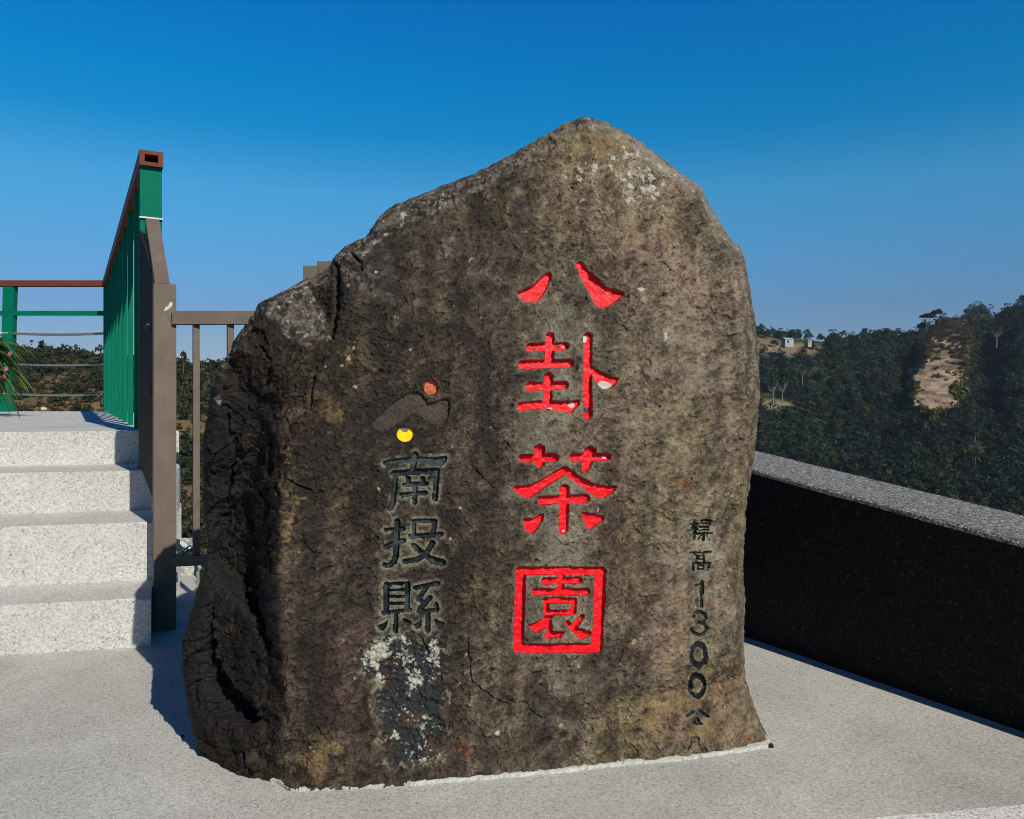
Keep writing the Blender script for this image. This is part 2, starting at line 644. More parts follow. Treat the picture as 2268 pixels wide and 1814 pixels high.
for py in (726, 866):
    c = at(331, py, 2.93)
    bm = bmesh.new()
    pts = []
    for i in range(11):
        t = R(40 + i * 28)
        pts.append((c.x - .03, c.y - .02 + .0 * i, c.z) if False else (c.x + .007 * math.cos(t), c.y - .010, c.z + .013 * math.sin(t)))
    tube(bm, pts, .003, 6)
    obj('hook', bm, M_BROWN, PLATE, smooth=True)

# ------------------------------------------------------------------ the carved boulder
OUT = [(644, 1752), (636, 1749), (614, 1734), (558, 1723), (510, 1706), (477, 1686), (443, 1656), (428, 1604), (417, 1548), (406, 1485), (408, 1430),
       (419, 1378), (443, 1300), (455, 1240), (462, 1214), (450, 1130), (448, 1050), (455, 945), (468, 862), (486, 812), (505, 783), (518, 752), (547, 705),
       (573, 673), (610, 655), (673, 620), (726, 595), (737, 573), (763, 545), (810, 526), (842, 479), (873, 455), (947, 426), (1026, 395), (1105, 358),
       (1179, 316), (1242, 279), (1292, 259), (1315, 263), (1379, 289), (1421, 316), (1473, 358), (1526, 398), (1552, 416), (1568, 452), (1594, 495),
       (1615, 526), (1642, 552), (1652, 579), (1663, 652), (1673, 716), (1684, 800), (1682, 895), (1673, 1000), (1663, 1052), (1652, 1137), (1647, 1242),
       (1650, 1347), (1647, 1421), (1652, 1505), (1663, 1547), (1684, 1600), (1710, 1652), (1642, 1663), (1563, 1675), (1473, 1687), (1368, 1694),
       (1263, 1707), (1158, 1717), (1052, 1726), (947, 1734), (842, 1745), (737, 1749)]
F0 = lambda x, y: 1.814 / (1 - .192 * (x - CX) / FPX - .1 * (HZ - y) / FPX)
G0 = lambda x, y: EYE * FPX / (y - HZ)
cps = []          # (x, y, Y)
SIL_L = [1.78, 1.80, 1.82, 1.81, 1.80, 1.80, 1.81, 1.82, 1.83, 1.83, 1.81, 1.80, 1.80, 1.81, 1.82, 1.83, 1.83, 1.84, 1.86, 1.86, 1.85, 1.86, 1.87, 1.90, 1.93, 1.96, 1.98,
         2.0, 2.0, 2.0, 2.0, 2.0]
for i, (x, y) in enumerate(OUT):
    if i <= 6 or i >= 62:
        Y = G0(x, y)
    elif i < 7 + len(SIL_L):
        Y = SIL_L[i - 7]
    else:
        k = sstep(1480, 1640, np.float64(y))
        Y = F0(x, y) + .13 * (1 - k) + .01
    cps.append((x, y, Y))
cen = (1050, 1050)
for (x, y, Y) in list(cps):
    dx, dy = x - cen[0], y - cen[1]
    l_ = math.hypot(dx, dy)
    cps.append((x + dx / l_ * 60, y + dy / l_ * 60, Y))
for x, y, o in [(640, 1600, 0), (622, 1480, 0), (618, 1350, 0), (618, 1200, 0), (622, 1100, 0), (640, 1000, 0), (690, 880, 0), (745, 745, 0), (770, 640, 0),
                (800, 570, .03), (850, 520, .05), (900, 492, .05), (1040, 432, .05), (1110, 392, .05), (1185, 345, .05), (1245, 306, .05), (1300, 277, .05), (1380, 310, .05),
                (1470, 380, .04), (1540, 440, .03), (1590, 530, .02), (1625, 620, .02), (1645, 760, .03), (1650, 900, .03), (1635, 1050, .03),
                (1620, 1250, .02), (1620, 1420, .02), (1650, 1580, .0), (900, 700, 0), (1200, 500, .02), (1400, 600, 0), (1000, 1000, -.01),
                (1300, 1000, -.02), (1500, 900, -.01), (1500, 1200, -.02), (800, 1200, 0), (800, 1500, -.01), (1100, 1400, -.02), (1400, 1550, -.03),
                (1300, 350, .03), (720, 1650, -.01), (730, 640, .06), (722, 700, .05)]:
    cps.append((x, y, F0(x, y) + o))
cps += [(503, 818, 1.82), (587, 792, 1.78), (634, 746, 1.775), (680, 770, 1.755), (560, 900, 1.80), (568, 985, 1.81), (545, 1080, 1.86), (560, 1170, 1.85), (505, 1150, 1.90),
        (480, 1222, 1.89), (548, 1298, 1.87), (592, 1376, 1.78), (480, 1256, 1.845), (530, 1333, 1.785), (575, 1408, 1.735), (600, 1465, 1.705),
        (500, 1450, 1.80), (600, 1640, 1.68)]
STP = 1.5
gx = np.arange(395, 1725, STP)
gy = np.arange(245, 1765, STP)
GX, GY = np.meshgrid(gx, gy)
H_, W_ = GX.shape
INV = np.full(GX.shape, np.nan)
pv = [Vector((x, y)) for x, y, _ in cps]
res = delaunay_2d_cdt(pv, [], [], 0, 1e-6)
tv, tf, orig = res[0], res[2], res[3]
tY = [1.0 / cps[o[0]][2] for o in orig]
for f in tf:
    (x1, y1), (x2, y2), (x3, y3) = [tv[i] for i in f]
    den = (y2 - y3) * (x1 - x3) + (x3 - x2) * (y1 - y3)
    if abs(den) < 1e-9:
        continue
    i0, i1 = np.searchsorted(gx, min(x1, x2, x3) - 1), np.searchsorted(gx, max(x1, x2, x3) + 1)
    j0, j1 = np.searchsorted(gy, min(y1, y2, y3) - 1), np.searchsorted(gy, max(y1, y2, y3) + 1)
    if i1 <= i0 or j1 <= j0:
        continue
    X, Yg = GX[j0:j1, i0:i1], GY[j0:j1, i0:i1]
    a = ((y2 - y3) * (X - x3) + (x3 - x2) * (Yg - y3)) / den
    b = ((y3 - y1) * (X - x3) + (x1 - x3) * (Yg - y3)) / den
    c = 1 - a - b
    ok = (a > -1e-4) & (b > -1e-4) & (c > -1e-4)
    val = a * tY[f[0]] + b * tY[f[1]] + c * tY[f[2]]
    sub = INV[j0:j1, i0:i1]
    sub[ok] = val[ok]
INV[np.isnan(INV)] = 1 / 2.0


def blur(A, r):
    for ax in (0, 1):
        P_ = np.pad(A, [(r, r) if k == ax else (0, 0) for k in (0, 1)], mode='edge')
        cs = np.cumsum(P_, axis=ax)
        cs = np.concatenate([np.zeros_like(np.take(cs, [0], axis=ax)), cs], axis=ax)
        n_ = A.shape[ax]
        w = 2 * r + 1
        A = (np.take(cs, np.arange(w, w + n_), axis=ax) - np.take(cs, np.arange(0, n_), axis=ax)) / w
    return A


INV = blur(blur(INV, 3), 2)


def seg_dist(X, Y, p, q):
    dx, dy = q[0] - p[0], q[1] - p[1]
    t = np.clip(((X - p[0]) * dx + (Y - p[1]) * dy) / max(dx * dx + dy * dy, 1e-9), 0, 1)
    return np.hypot(X - p[0] - t * dx, Y - p[1] - t * dy)


def poly_sdf(X, Y, P):
    d = np.full(X.shape, 1e9)
    ins = np.zeros(X.shape, dtype=bool)
    for (p, q) in zip(P, P[1:] + P[:1]):
        d = np.minimum(d, seg_dist(X, Y, p, q))
        cond = (p[1] > Y) != (q[1] > Y)
        if p[1] != q[1]:
            xi = (q[0] - p[0]) * (Y - p[1]) / (q[1] - p[1]) + p[0]
            ins ^= cond & (X < xi)
    return np.where(ins, -d, d)


# roughened outline
rng = np.random.RandomState(5)
RO = []
for i, (p, q) in enumerate(zip(OUT, OUT[1:] + OUT[:1])):
    ln = math.hypot(q[0] - p[0], q[1] - p[1])
    n_ = max(2, int(ln / 7))
    base = i >= 61 or i < 6
    for k in range(n_):
        t = k / n_
        amp = (1.0 if base else 2.0) * (1 if k else .3)
        RO.append((p[0] + (q[0] - p[0]) * t + rng.uniform(-amp, amp), p[1] + (q[1] - p[1]) * t + rng.uniform(-amp, amp)))
# sdf on a coarse lattice then bilinear
cs_ = 4
cgx, cgy = gx[::cs_], gy[::cs_]
CGX, CGY = np.meshgrid(np.append(cgx, cgx[-1] + STP * cs_), np.append(cgy, cgy[-1] + STP * cs_))
cs_sdf = poly_sdf(CGX, CGY, RO)
ii = np.arange(W_) / cs_
jj = np.arange(H_) / cs_
i0, j0 = ii.astype(int), jj.astype(int)
fx, fy_ = (ii - i0)[None, :], (jj - j0)[:, None]
S = ((1 - fx) * (1 - fy_) * cs_sdf[np.ix_(j0, i0)] + fx * (1 - fy_) * cs_sdf[np.ix_(j0, i0 + 1)]
     + (1 - fx) * fy_ * cs_sdf[np.ix_(j0 + 1, i0)] + fx * fy_ * cs_sdf[np.ix_(j0 + 1, i0 + 1)])
Yd = 1 / INV
rr_ = 26.0
basew = sstep(1600, 1690, GY)
tt = np.clip(-S / rr_, 0, 1)
Yd = Yd + (.045 * (1 - basew)) * (1 - np.sqrt(np.clip(1 - (1 - tt) ** 2, 0, 1)))

# snap the rim cells onto the outline
gSy, gSx = np.gradient(S, STP)
gl = np.hypot(gSx, gSy) + 1e-6
rim = (np.abs(S) < STP * 1.1)
PXg = np.where(rim, GX - S * gSx / gl, GX)
PYg = np.where(rim, GY - S * gSy / gl, GY)

P = np.stack([(PXg - CX) / FPX * Yd, Yd, EYE - (PYg - HZ) / FPX * Yd], -1)
Pf = P.reshape(-1, 3)
keep = (S < STP * 1.1)
kf = keep.ravel()
idx = np.where(kf)[0]
# normals
du = np.gradient(P, axis=1)
dv = np.gradient(P, axis=0)
N = np.cross(du, dv)
N /= np.linalg.norm(N, axis=-1, keepdims=True) + 1e-9
if N[H_ // 2, W_ // 2, 1] > 0:
    N = -N
Nk = N.reshape(-1, 3)[idx]
Q = Pf[idx].copy()
X2, Y2 = GX.ravel()[idx], GY.ravel()[idx]
Sk = S.ravel()[idx]
def chip_field(u, v, sc, seed, tilt=1.0):
    """flaked facets: nearest-cell planes with random tilt and level, plus distance to the facet edge"""
    u, v = u * sc, v * sc
    iu, iv = np.floor(u).astype(np.int64), np.floor(v).astype(np.int64)
    b1 = np.full(u.shape, 9.0)
    b2 = np.full(u.shape, 9.0)
    hgt = np.zeros(u.shape)
    for a in (-1, 0, 1):
        for b in (-1, 0, 1):
            cu, cv = iu + a, iv + b
            z = np.zeros_like(cu)
            pu = cu + hash01(cu + 900, cv + 900, z, seed)
            pv_ = cv + hash01(cu + 900, cv + 900, z, seed + 1)
            d = np.hypot(u - pu, v - pv_)
            hh = (tilt * ((u - pu) * (hash01(cu + 900, cv + 900, z, seed + 2) - .5) + (v - pv_) * (hash01(cu + 900, cv + 900, z, seed + 3) - .5)) * 1.6
                  + hash01(cu + 900, cv + 900, z, seed + 4) - .5)
            n1 = d < b1
            b2 = np.where(n1, b1, np.minimum(b2, d))
            hgt = np.where(n1, hh, hgt)
            b1 = np.where(n1, d, b1)
    return hgt, b2 - b1


left = sstep(640, 600, X2)          # the broken left flank is rougher
warp = np.stack([vnoise(Q, 9, 91), vnoise(Q, 9, 92), vnoise(Q, 9, 93)], -1) * .010
ang = R(35)
rot = np.array([[math.cos(ang), 0, math.sin(ang)], [0, 1, 0], [-math.sin(ang), 0, math.cos(ang)]])
QW = (Q + warp) @ rot.T
Qr = QW @ np.array([[.8, .36, .48], [-.6, .48, .64], [0, -.8, .6]])
n_big = fbm(Q, 3.2, 3, 11)
n_mid = fbm(QW, (11, 14, 19), 4, 21)
n_fl = fbm(QW, (30, 40, 62), 4, 31)
n_fine = fbm(QW, (110, 120, 170), 3, 41)


def terr(h, k, sharp=.25):
    v = h * k
    fl = np.floor(v)
    return (fl + sstep(1 - sharp, 1, v - fl)) / k


UU, UV = QW[:, 0] * .98 + QW[:, 1] * .19, QW[:, 2]
w1, w2 = vnoise(Q, 28, 95), vnoise(Q, 28, 96)
w3, w4 = vnoise(Q, 90, 97), vnoise(Q, 90, 98)
ch1, _e = chip_field(UU * .8 + w1 * .016, UV + w2 * .016, 15, 601)
ch2, ce2 = chip_field(UU * .7 + w1 * .008 + w3 * .004, UV + w2 * .008 + w4 * .004, 42, 611)
ch3, ce3 = chip_field(UU * .7 + w3 * .004, UV * 1.1 + w4 * .004, 105, 621)
calm = .45 + .55 * sstep(-.4, .5, fbm(Q, 6, 3, 99))
rg1 = 1 - np.abs(fbm(QW, (34, 34, 58), 3, 641)) * 2
rg2 = 1 - np.abs(fbm(QW, (95, 95, 150), 2, 651)) * 2
face_h = .0020 * rg1 + .0016 * rg2 + .006 * n_big + .0030 * terr(n_mid, 4) + .0034 * ch1 * calm + .0030 * ch2 * calm + .0018 * ch3 + .0014 * n_fine + .0034 * terr(n_fl, 2.2, .12)
ridg = 1 - np.abs(fbm(QW, (9, 9, 5), 4, 61))
chb, ceb = chip_field((Q[:, 1] - Q[:, 0]) * .7 + w1 * .03, Q[:, 2] * .75 + .35 * Q[:, 0] + w2 * .03, 5.5, 631)
flank_h = .014 * chb + .008 * ch1 + .0055 * ch2 + .002 * ch3 + .008 * n_big + .005 * terr(n_mid, 3, .2) + .003 * ridg + .004 * terr(n_fl, 3) + .0015 * n_fine
h = lerp(face_h, flank_h, left)
rimfade = sstep(0, 14, -Sk)
h = h * lerp(.35, 1, rimfade)

# ---- carving: strokes in enlarged photograph frames
FR_A = (1100, 560, 4.3094)
FR_B = (1100, 960, 3.447)
FR_C = (790, 820, 5.748)
FR_D = (790, 1120, 5.748)
FR_E = (1480, 1130, 5.944)
FR_F = (1480, 1400, 5.746)
# each character: (frame, strokes) ; stroke = ('s', halfwidth, pts) or ('p', pts) or ('e', cx, cy, rx, ry, hw)
CH = []
CH.append(('red', FR_A, [('p', [(200, 375), (270, 345), (340, 315), (420, 235), (480, 185), (510, 180), (528, 205), (520, 250), (480, 345), (440, 410), (385, 470), (270, 470), (215, 410)]),
                         ('p', [(760, 95), (790, 68), (820, 80), (870, 150), (950, 240), (1060, 325), (1150, 355), (1218, 375), (1212, 405), (1150, 455), (1050, 515), (985, 525), (940, 480), (880, 360), (820, 250), (775, 150)])]))
CH.append(('red', FR_A, [('s', 42, [(510, 803), (500, 1050)]), ('s', 38, [(320, 903), (652, 890)]), ('s', 38, [(245, 1064), (698, 1056)]),
                         ('s', 42, [(495, 1182), (485, 1440)]), ('s', 38, [(312, 1276), (650, 1264)]), ('s', 40, [(235, 1467), (400, 1448), (540, 1452)]),
                         ('p', [(520, 1415), (640, 1418), (798, 1405), (785, 1455), (712, 1530), (600, 1512), (520, 1492)]),
                         ('s', 42, [(870, 802), (868, 1200), (866, 1545)]),
                         ('p', [(880, 1065), (910, 1075), (960, 1110), (1050, 1160), (1120, 1190), (1172, 1190), (1150, 1240), (1090, 1295), (1010, 1300), (960, 1240), (905, 1150), (880, 1130)])]))
CH.append(('red', FR_B, [('s', 30, [(193, 190), (443, 187)]), ('p', [(285, 100), (325, 78), (365, 100), (368, 170), (362, 240), (332, 270), (305, 245), (288, 170)]),
                         ('s', 28, [(585, 185), (842, 180)]), ('p', [(672, 120), (712, 92), (755, 120), (750, 190), (715, 265), (680, 300), (652, 275), (655, 200)]),
                         ('p', [(120, 425), (150, 400), (250, 400), (330, 360), (430, 300), (510, 252), (540, 258), (640, 330), (740, 385), (850, 402), (915, 400), (900, 440), (830, 495), (760, 490), (680, 430), (600, 370), (525, 318), (440, 370), (350, 430), (260, 495), (190, 480), (150, 450)]),
                         ('s', 33, [(347, 512), (682, 498)]), ('s', 36, [(518, 424), (512, 738)]),
                         ('p', [(202, 655), (240, 645), (280, 655), (330, 620), (362, 605), (355, 660), (315, 730), (275, 768), (225, 745), (208, 700)]),
                         ('p', [(655, 605), (720, 610), (820, 632), (825, 660), (770, 695), (730, 730), (700, 725), (680, 690), (660, 640)])]))
CH.append(('red', FR_B, [('s', 33, [(180, 1050), (805, 1052)]), ('s', 38, [(182, 1055), (168, 1640)]), ('s', 42, [(793, 1060), (770, 1630)]), ('s', 36, [(165, 1642), (775, 1640)]),
                         ('s', 26, [(497, 1075), (488, 1200)]), ('s', 25, [(365, 1128), (633, 1122)]), ('s', 27, [(290, 1212), (688, 1208)]),
                         ('s', 22, [(378, 1275), (592, 1277)]), ('s', 22, [(378, 1275), (375, 1365)]), ('s', 22, [(592, 1277), (585, 1365)]), ('s', 19, [(375, 1366), (587, 1366)]),
                         ('p', [(380, 1388), (440, 1390), (380, 1480), (310, 1522), (265, 1500), (243, 1460), (330, 1430)]),
                         ('p', [(370, 1470), (415, 1430), (430, 1510), (500, 1508), (520, 1525), (490, 1555), (400, 1570), (365, 1570), (370, 1530), (390, 1510)]),
                         ('p', [(520, 1435), (545, 1425), (600, 1478), (680, 1505), (730, 1520), (715, 1550), (650, 1575), (600, 1540), (545, 1480)]), ('s', 20, [(652, 1398), (595, 1468)])]))
CH.append(('black', FR_C, [('p', [(335, 1170), (400, 1140), (560, 1120), (720, 1105), (900, 1110), (1060, 1100), (1150, 1098), (1150, 1140), (1090, 1215), (1000, 1220), (900, 1190), (800, 1165), (600, 1170), (480, 1190), (380, 1225), (340, 1200)]),
                           ('s', 38, [(745, 1075), (705, 1290)]), ('s', 36, [(470, 1312), (1020, 1278)]), ('s', 32, [(498, 1320), (462, 1690), (425, 1760)]), ('s', 34, [(1018, 1290), (998, 1640)]),
                           ('s', 30, [(655, 1375), (655, 1450)]), ('s', 28, [(840, 1375), (845, 1440)]), ('s', 25, [(602, 1457), (890, 1442)]), ('s', 27, [(575, 1587), (878, 1560)]), ('s', 29, [(745, 1450), (738, 1690)])]))
CH.append(('black', FR_D, [('s', 37, [(515, 202), (500, 640), (468, 715)]), ('s', 30, [(468, 715), (410, 765), (355, 755)]), ('s', 24, [(370, 308), (595, 296)]), ('s', 26, [(372, 520), (470, 488), (600, 442)]),
                           ('s', 26, [(728, 198), (1000, 193)]), ('s', 25, [(730, 200), (726, 370)]), ('s', 31, [(995, 200), (970, 370)]), ('s', 28, [(682, 390), (1078, 366)]),
                           ('s', 36, [(728, 512), (850, 622), (975, 700)]), ('s', 44, [(950, 690), (1085, 722)]), ('s', 33, [(965, 472), (880, 620), (760, 690), (612, 708)])]))
CH.append(('black', FR_D, [('s', 33, [(378, 1000), (375, 1340)]), ('s', 22, [(378, 1000), (640, 985)]), ('s', 30, [(652, 990), (642, 1320)]),
                           ('s', 18, [(380, 1078), (640, 1075)]), ('s', 18, [(380, 1163), (640, 1160)]), ('s', 18, [(380, 1247), (640, 1243)]), ('s', 22, [(330, 1370), (685, 1325)]),
                           ('s', 28, [(495, 1380), (495, 1600)]), ('p', [(265, 1530), (330, 1500), (395, 1460), (370, 1550), (330, 1595), (285, 1580)]),
                           ('p', [(590, 1435), (650, 1450), (710, 1470), (690, 1510), (640, 1525), (600, 1490)]),
                           ('s', 30, [(745, 1045), (900, 1015), (1028, 990)]), ('s', 28, [(885, 1050), (782, 1190)]), ('s', 28, [(782, 1200), (880, 1245)]), ('s', 30, [(938, 1172), (800, 1325)]),
                           ('s', 26, [(785, 1355), (1025, 1328)]), ('s', 25, [(1010, 1250), (1025, 1335)]), ('s', 32, [(905, 1370), (905, 1590)]),
                           ('p', [(720, 1530), (770, 1490), (830, 1455), (825, 1530), (790, 1570), (745, 1560)]), ('p', [(985, 1440), (1050, 1470), (1120, 1495), (1100, 1540), (1040, 1570), (1005, 1530)])]))
CH.append(('small', FR_E, [('s', 15, [(348, 130), (342, 375)]), ('s', 12, [(295, 187), (390, 181)]), ('s', 11, [(338, 215), (275, 285)]), ('s', 11, [(352, 212), (388, 262)]), ('s', 11, [(430, 140), (555, 135)]),
                           ('s', 9, [(420, 180), (560, 178)]), ('s', 9, [(416, 222), (552, 218)]), ('s', 9, [(420, 180), (418, 220)]), ('s', 9, [(560, 178), (550, 220)]), ('s', 7, [(465, 180), (463, 218)]),
                           ('s', 7, [(510, 180), (508, 218)]), ('s', 9, [(420, 262), (545, 258)]), ('s', 12, [(375, 310), (470, 300), (595, 295)]), ('s', 13, [(463, 310), (463, 400)]), ('s', 10, [(430, 335), (400, 385)]), ('s', 11, [(505, 335), (550, 380)])]))
CH.append(('small', FR_E, [('s', 12, [(430, 515), (430, 545)]), ('s', 14, [(297, 562), (560, 550)]), ('s', 13, [(372, 575), (380, 690)]), ('s', 14, [(468, 570), (460, 690)]), ('s', 8, [(380, 604), (460, 602)]),
                           ('s', 8, [(380, 646), (460, 643)]), ('s', 13, [(318, 700), (550, 700)]), ('s', 13, [(320, 700), (318, 790)]), ('s', 16, [(540, 700), (525, 790)]), ('s', 8, [(375, 735), (470, 730)]),
                           ('s', 8, [(375, 776), (470, 771)]), ('s', 8, [(378, 735), (378, 775)]), ('s', 8, [(468, 733), (466, 773)])]))
CH.append(('small', FR_E, [('s', 21, [(445, 935), (440, 1265)]), ('s', 17, [(352, 993), (430, 965)])]))
CH.append(('small', FR_E, [('s', 22, [(320, 1400), (345, 1348), (415, 1335), (475, 1370), (487, 1425), (450, 1470), (400, 1480)]), ('s', 21, [(400, 1480), (470, 1487), (503, 1555), (470, 1625), (400, 1640), (330, 1610), (300, 1562)])]))
CH.append(('small', FR_F, [('e', 380, 284, 115, 168, 25)]))
CH.append(('small', FR_F, [('e', 365, 682, 115, 170, 25)]))
CH.append(('small', FR_F, [('s', 13, [(232, 1065), (315, 1010)]), ('s', 18, [(390, 993), (488, 1073)]), ('s', 13, [(360, 1097), (318, 1160), (402, 1172)]), ('s', 13, [(365, 1100), (405, 1165)])]))
CH.append(('scratch', FR_F, [('s', 7, [(290, 1332), (375, 1336), (370, 1388)]), ('s', 6, [(285, 1335), (280, 1440), (240, 1520)]), ('s', 6, [(300, 1390), (370, 1390)]), ('s', 6, [(370, 1412), (440, 1530)])]))
CH.append(('orange', FR_C, [('disc', 948, 215, 93, 93)]))
CH.append(('yellow', FR_C, [('disc', 615, 820, 103, 93)]))
CH.append(('mount', FR_C, [('p', [(190, 665), (300, 560), (420, 450), (560, 350), (650, 290), (740, 268), (830, 300), (920, 430), (1000, 405), (1100, 355), (1150, 355), (1190, 430), (1190, 510), (1150, 640), (1080, 690), (950, 680), (870, 630), (800, 560), (730, 545), (640, 610), (540, 670), (420, 760), (330, 775), (230, 745), (190, 700)])]))
DEPTH = {'red': .0125, 'black': .0095, 'small': .0065, 'scratch': .003, 'orange': .012, 'yellow': .005, 'mount': .0075}

nzx = vnoise(Q, 55, 71) * 1.1 + vnoise(Q, 160, 72) * .7
nzy = vnoise(Q, 55, 73) * 1.1 + vnoise(Q, 160, 74) * .7
sdfs = []
for kind, (ox, oy, sc), st in CH:
    pts_all = []
    for s in st:
        if s[0] == 's':
            pts_all += s[2]
        elif s[0] == 'p':
            pts_all += s[1]
        else:
            pts_all += [(s[1] - s[3], s[2] - s[4]), (s[1] + s[3], s[2] + s[4])]
    xs = [ox + p[0] / sc for p in pts_all]
    ys = [oy + p[1] / sc for p in pts_all]
    w = np.where((X2 > min(xs) - 16) & (X2 < max(xs) + 16) & (Y2 > min(ys) - 16) & (Y2 < max(ys) + 16))[0]
    ja = .35 if kind in ('small', 'scratch', 'orange', 'yellow') else .4
    X, Yq = X2[w] + nzx[w] * ja, Y2[w] + nzy[w] * ja
    d = np.full(len(w), 1e9)
    for s in st:
        if s[0] == 's':
            pp = [(ox + x / sc, oy + y / sc) for x, y in s[2]]
            for p, q in zip(pp, pp[1:]):
                d = np.minimum(d, seg_dist(X, Yq, p, q) - s[1] / sc)
        elif s[0] == 'p':
            d = np.minimum(d, poly_sdf(X, Yq, [(ox + x / sc, oy + y / sc) for x, y in s[1]]))
        else:
            cx_, cy_, rx, ry = ox + s[1] / sc, oy + s[2] / sc, s[3] / sc, s[4] / sc
            k = np.hypot((X - cx_) / rx, (Yq - cy_) / ry)
            dd = (k - 1) * min(rx, ry)
            if s[0] == 'e':
                dd = np.abs(dd + s[5] / sc) - s[5] / sc
            d = np.minimum(d, dd)
    sdfs.append((kind, w, d))
    dep = DEPTH[kind] * sstep(.7, -.9, d)
    near = sstep(7, 0, d)
    # tooled floor of the stroke is flatter than the natural face
    if kind != 'scratch':
        floor = sstep(.9, -1.0, d) * (.55 if kind == 'mount' else 1)
        h[w] = lerp(h[w], .15 * h[w] + .85 * blur(np.array([[float(np.mean(h[w]))]]), 0)[0, 0], floor * .92)
        if kind == 'red':
            dep = dep + floor * .0006 * vnoise(Q[w], (60, 60, 140), 75)
    h[w] -= dep

CR = [([(1035, 1412), (1040, 1460), (1047, 1513), (1072, 1530), (1100, 1548), (1124, 1562)], 2.2, .008), ([(1124, 1554), (1165, 1557), (1198, 1593)], 2.0, .007),
      ([(702, 1608), (714, 1627), (726, 1624)], 2.4, .006), ([(748, 590), (746, 660), (741, 700), (732, 745)], 7, .03), ([(1045, 1035), (1075, 1065), (1100, 1085)], 1.6, .005),
      ([(640, 1062), (665, 1075), (690, 1086)], 3, .009), ([(700, 815), (693, 850), (688, 905)], 4, .014), ([(780, 565), (800, 580), (800, 595)], 4, .014),
      ([(1370, 590), (1390, 660), (1393, 700)], 1.3, .004), ([(1530, 1060), (1560, 1085)], 1.5, .004), ([(1100, 1680), (1108, 1705)], 2, .005), ([(818, 1630), (845, 1640)], 1.6, .004),
      ([(600, 960), (590, 1100), (598, 1240)], 4, .02), ([(575, 760), (600, 800), (588, 870)], 3.5, .015), ([(500, 900), (520, 1010), (505, 1120)], 4, .02)]
for pp, hw, dep in CR:
    xs, ys = [p[0] for p in pp], [p[1] for p in pp]
    w = np.where((X2 > min(xs) - 16) & (X2 < max(xs) + 16) & (Y2 > min(ys) - 16) & (Y2 < max(ys) + 16))[0]
    X, Yq = X2[w] + nzx[w] * 3, Y2[w] + nzy[w] * 3
    d = np.full(len(w), 1e9)
    for p, q in zip(pp, pp[1:]):
        d = np.minimum(d, seg_dist(X, Yq, p, q))
    h[w] -= dep * sstep(hw, hw * .2, d)

# ---- crust where old writing was scraped away
CRUST = [(850, 1412), (905, 1408), (930, 1440), (960, 1412), (985, 1425), (975, 1480), (985, 1540), (972, 1580), (985, 1615), (965, 1680), (900, 1690), (838, 1675), (850, 1620), (835, 1570), (842, 1520), (800, 1470), (808, 1440)]
cr_d = poly_sdf(X2 + nzx * 7, Y2 + nzy * 7, CRUST)
crust = sstep(6, -4, cr_d)
c_n = fbm(Q, 130, 3, 81)
h += crust * (.0035 * c_n - .002)

NOTCH = [(473, 1314), (469, 1378), (480, 1437), (503, 1496), (536, 1541), (581, 1571), (590, 1602), (547, 1610), (488, 1582), (458, 1556), (449, 1511), (454, 1455), (460, 1378)]
nd = poly_sdf(X2 + nzx * 6, Y2 + nzy * 6, NOTCH)
h -= .050 * sstep(4, -18, nd) * left
Q = Q + Nk * h[:, None]

def spot(x, y, rx, ry, nz=14):
    k = np.hypot((X2 + nzx * nz - x) / rx, (Y2 + nzy * nz - y) / ry)
    return sstep(1.15, .45, k)


# ---- colour of the stone: mineral, lichen, rust, water marks, painted flake and flank shade
c_lo = np.array([.0140, .0098, .0072])
c_md = np.array([.061, .0440, .0310])
c_hi = np.array([.185, .150, .105])
m1 = fbm(Q, 5, 5, 101, .6)
m2 = fbm(QW, (24, 24, 36), 5, 111, .62)
m3 = fbm(QW, (85, 85, 150), 3, 121, .65)
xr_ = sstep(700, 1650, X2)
v = -.47 + .92 * xr_ + .30 * m1 + .46 * m2 + .34 * m3 + .30 * ch2 + .22 * ch3 - .30 * sstep(.07, .0, ce2) - .22 * sstep(.10, .0, ce3)  # mottled tone, with facet creases darkened
wash = sstep(0, 1, np.clip(1 - np.abs(X2 - 1240) / 150, 0, 1)) * sstep(560, 700, Y2) * sstep(1640, 1400, Y2)
v += .16 * wash
streak = fbm(Q, (26, 26, 2.2), 3, 131) * sstep(760, 480, Y2)
v += .40 * streak
strk = fbm(Q, (19, 19, 1.6), 4, 661, .6)
v += .50 * strk * (1 - left)
fr_ = n_fl * 2.2 - np.floor(n_fl * 2.2)
flake_shade = sstep(.80, .90, fr_) * sstep(1.0, .95, fr_) * sstep(-.1, .35, fbm(Q, 9, 3, 671))  # thin shadow lines at flake steps, painted into the colour
v -= .75 * flake_shade * (1 - left)
v += .30 * sstep(.25, .02, fr_) * sstep(-.1, .35, fbm(Q, 9, 3, 671))  # pale flake edges painted in beside the shadow lines
v += .22 * rg1 + .10 * rg2 - .16
v -= .50 * left  # shade of the left flank painted in as darker stone
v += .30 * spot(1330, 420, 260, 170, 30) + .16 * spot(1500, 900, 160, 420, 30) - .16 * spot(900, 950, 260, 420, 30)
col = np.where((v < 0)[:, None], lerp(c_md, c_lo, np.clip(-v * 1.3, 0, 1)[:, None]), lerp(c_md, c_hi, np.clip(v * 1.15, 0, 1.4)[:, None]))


def tintmix(col, c, f):
    return col + (np.asarray(c) - col) * np.clip(f, 0, 1)[:, None]


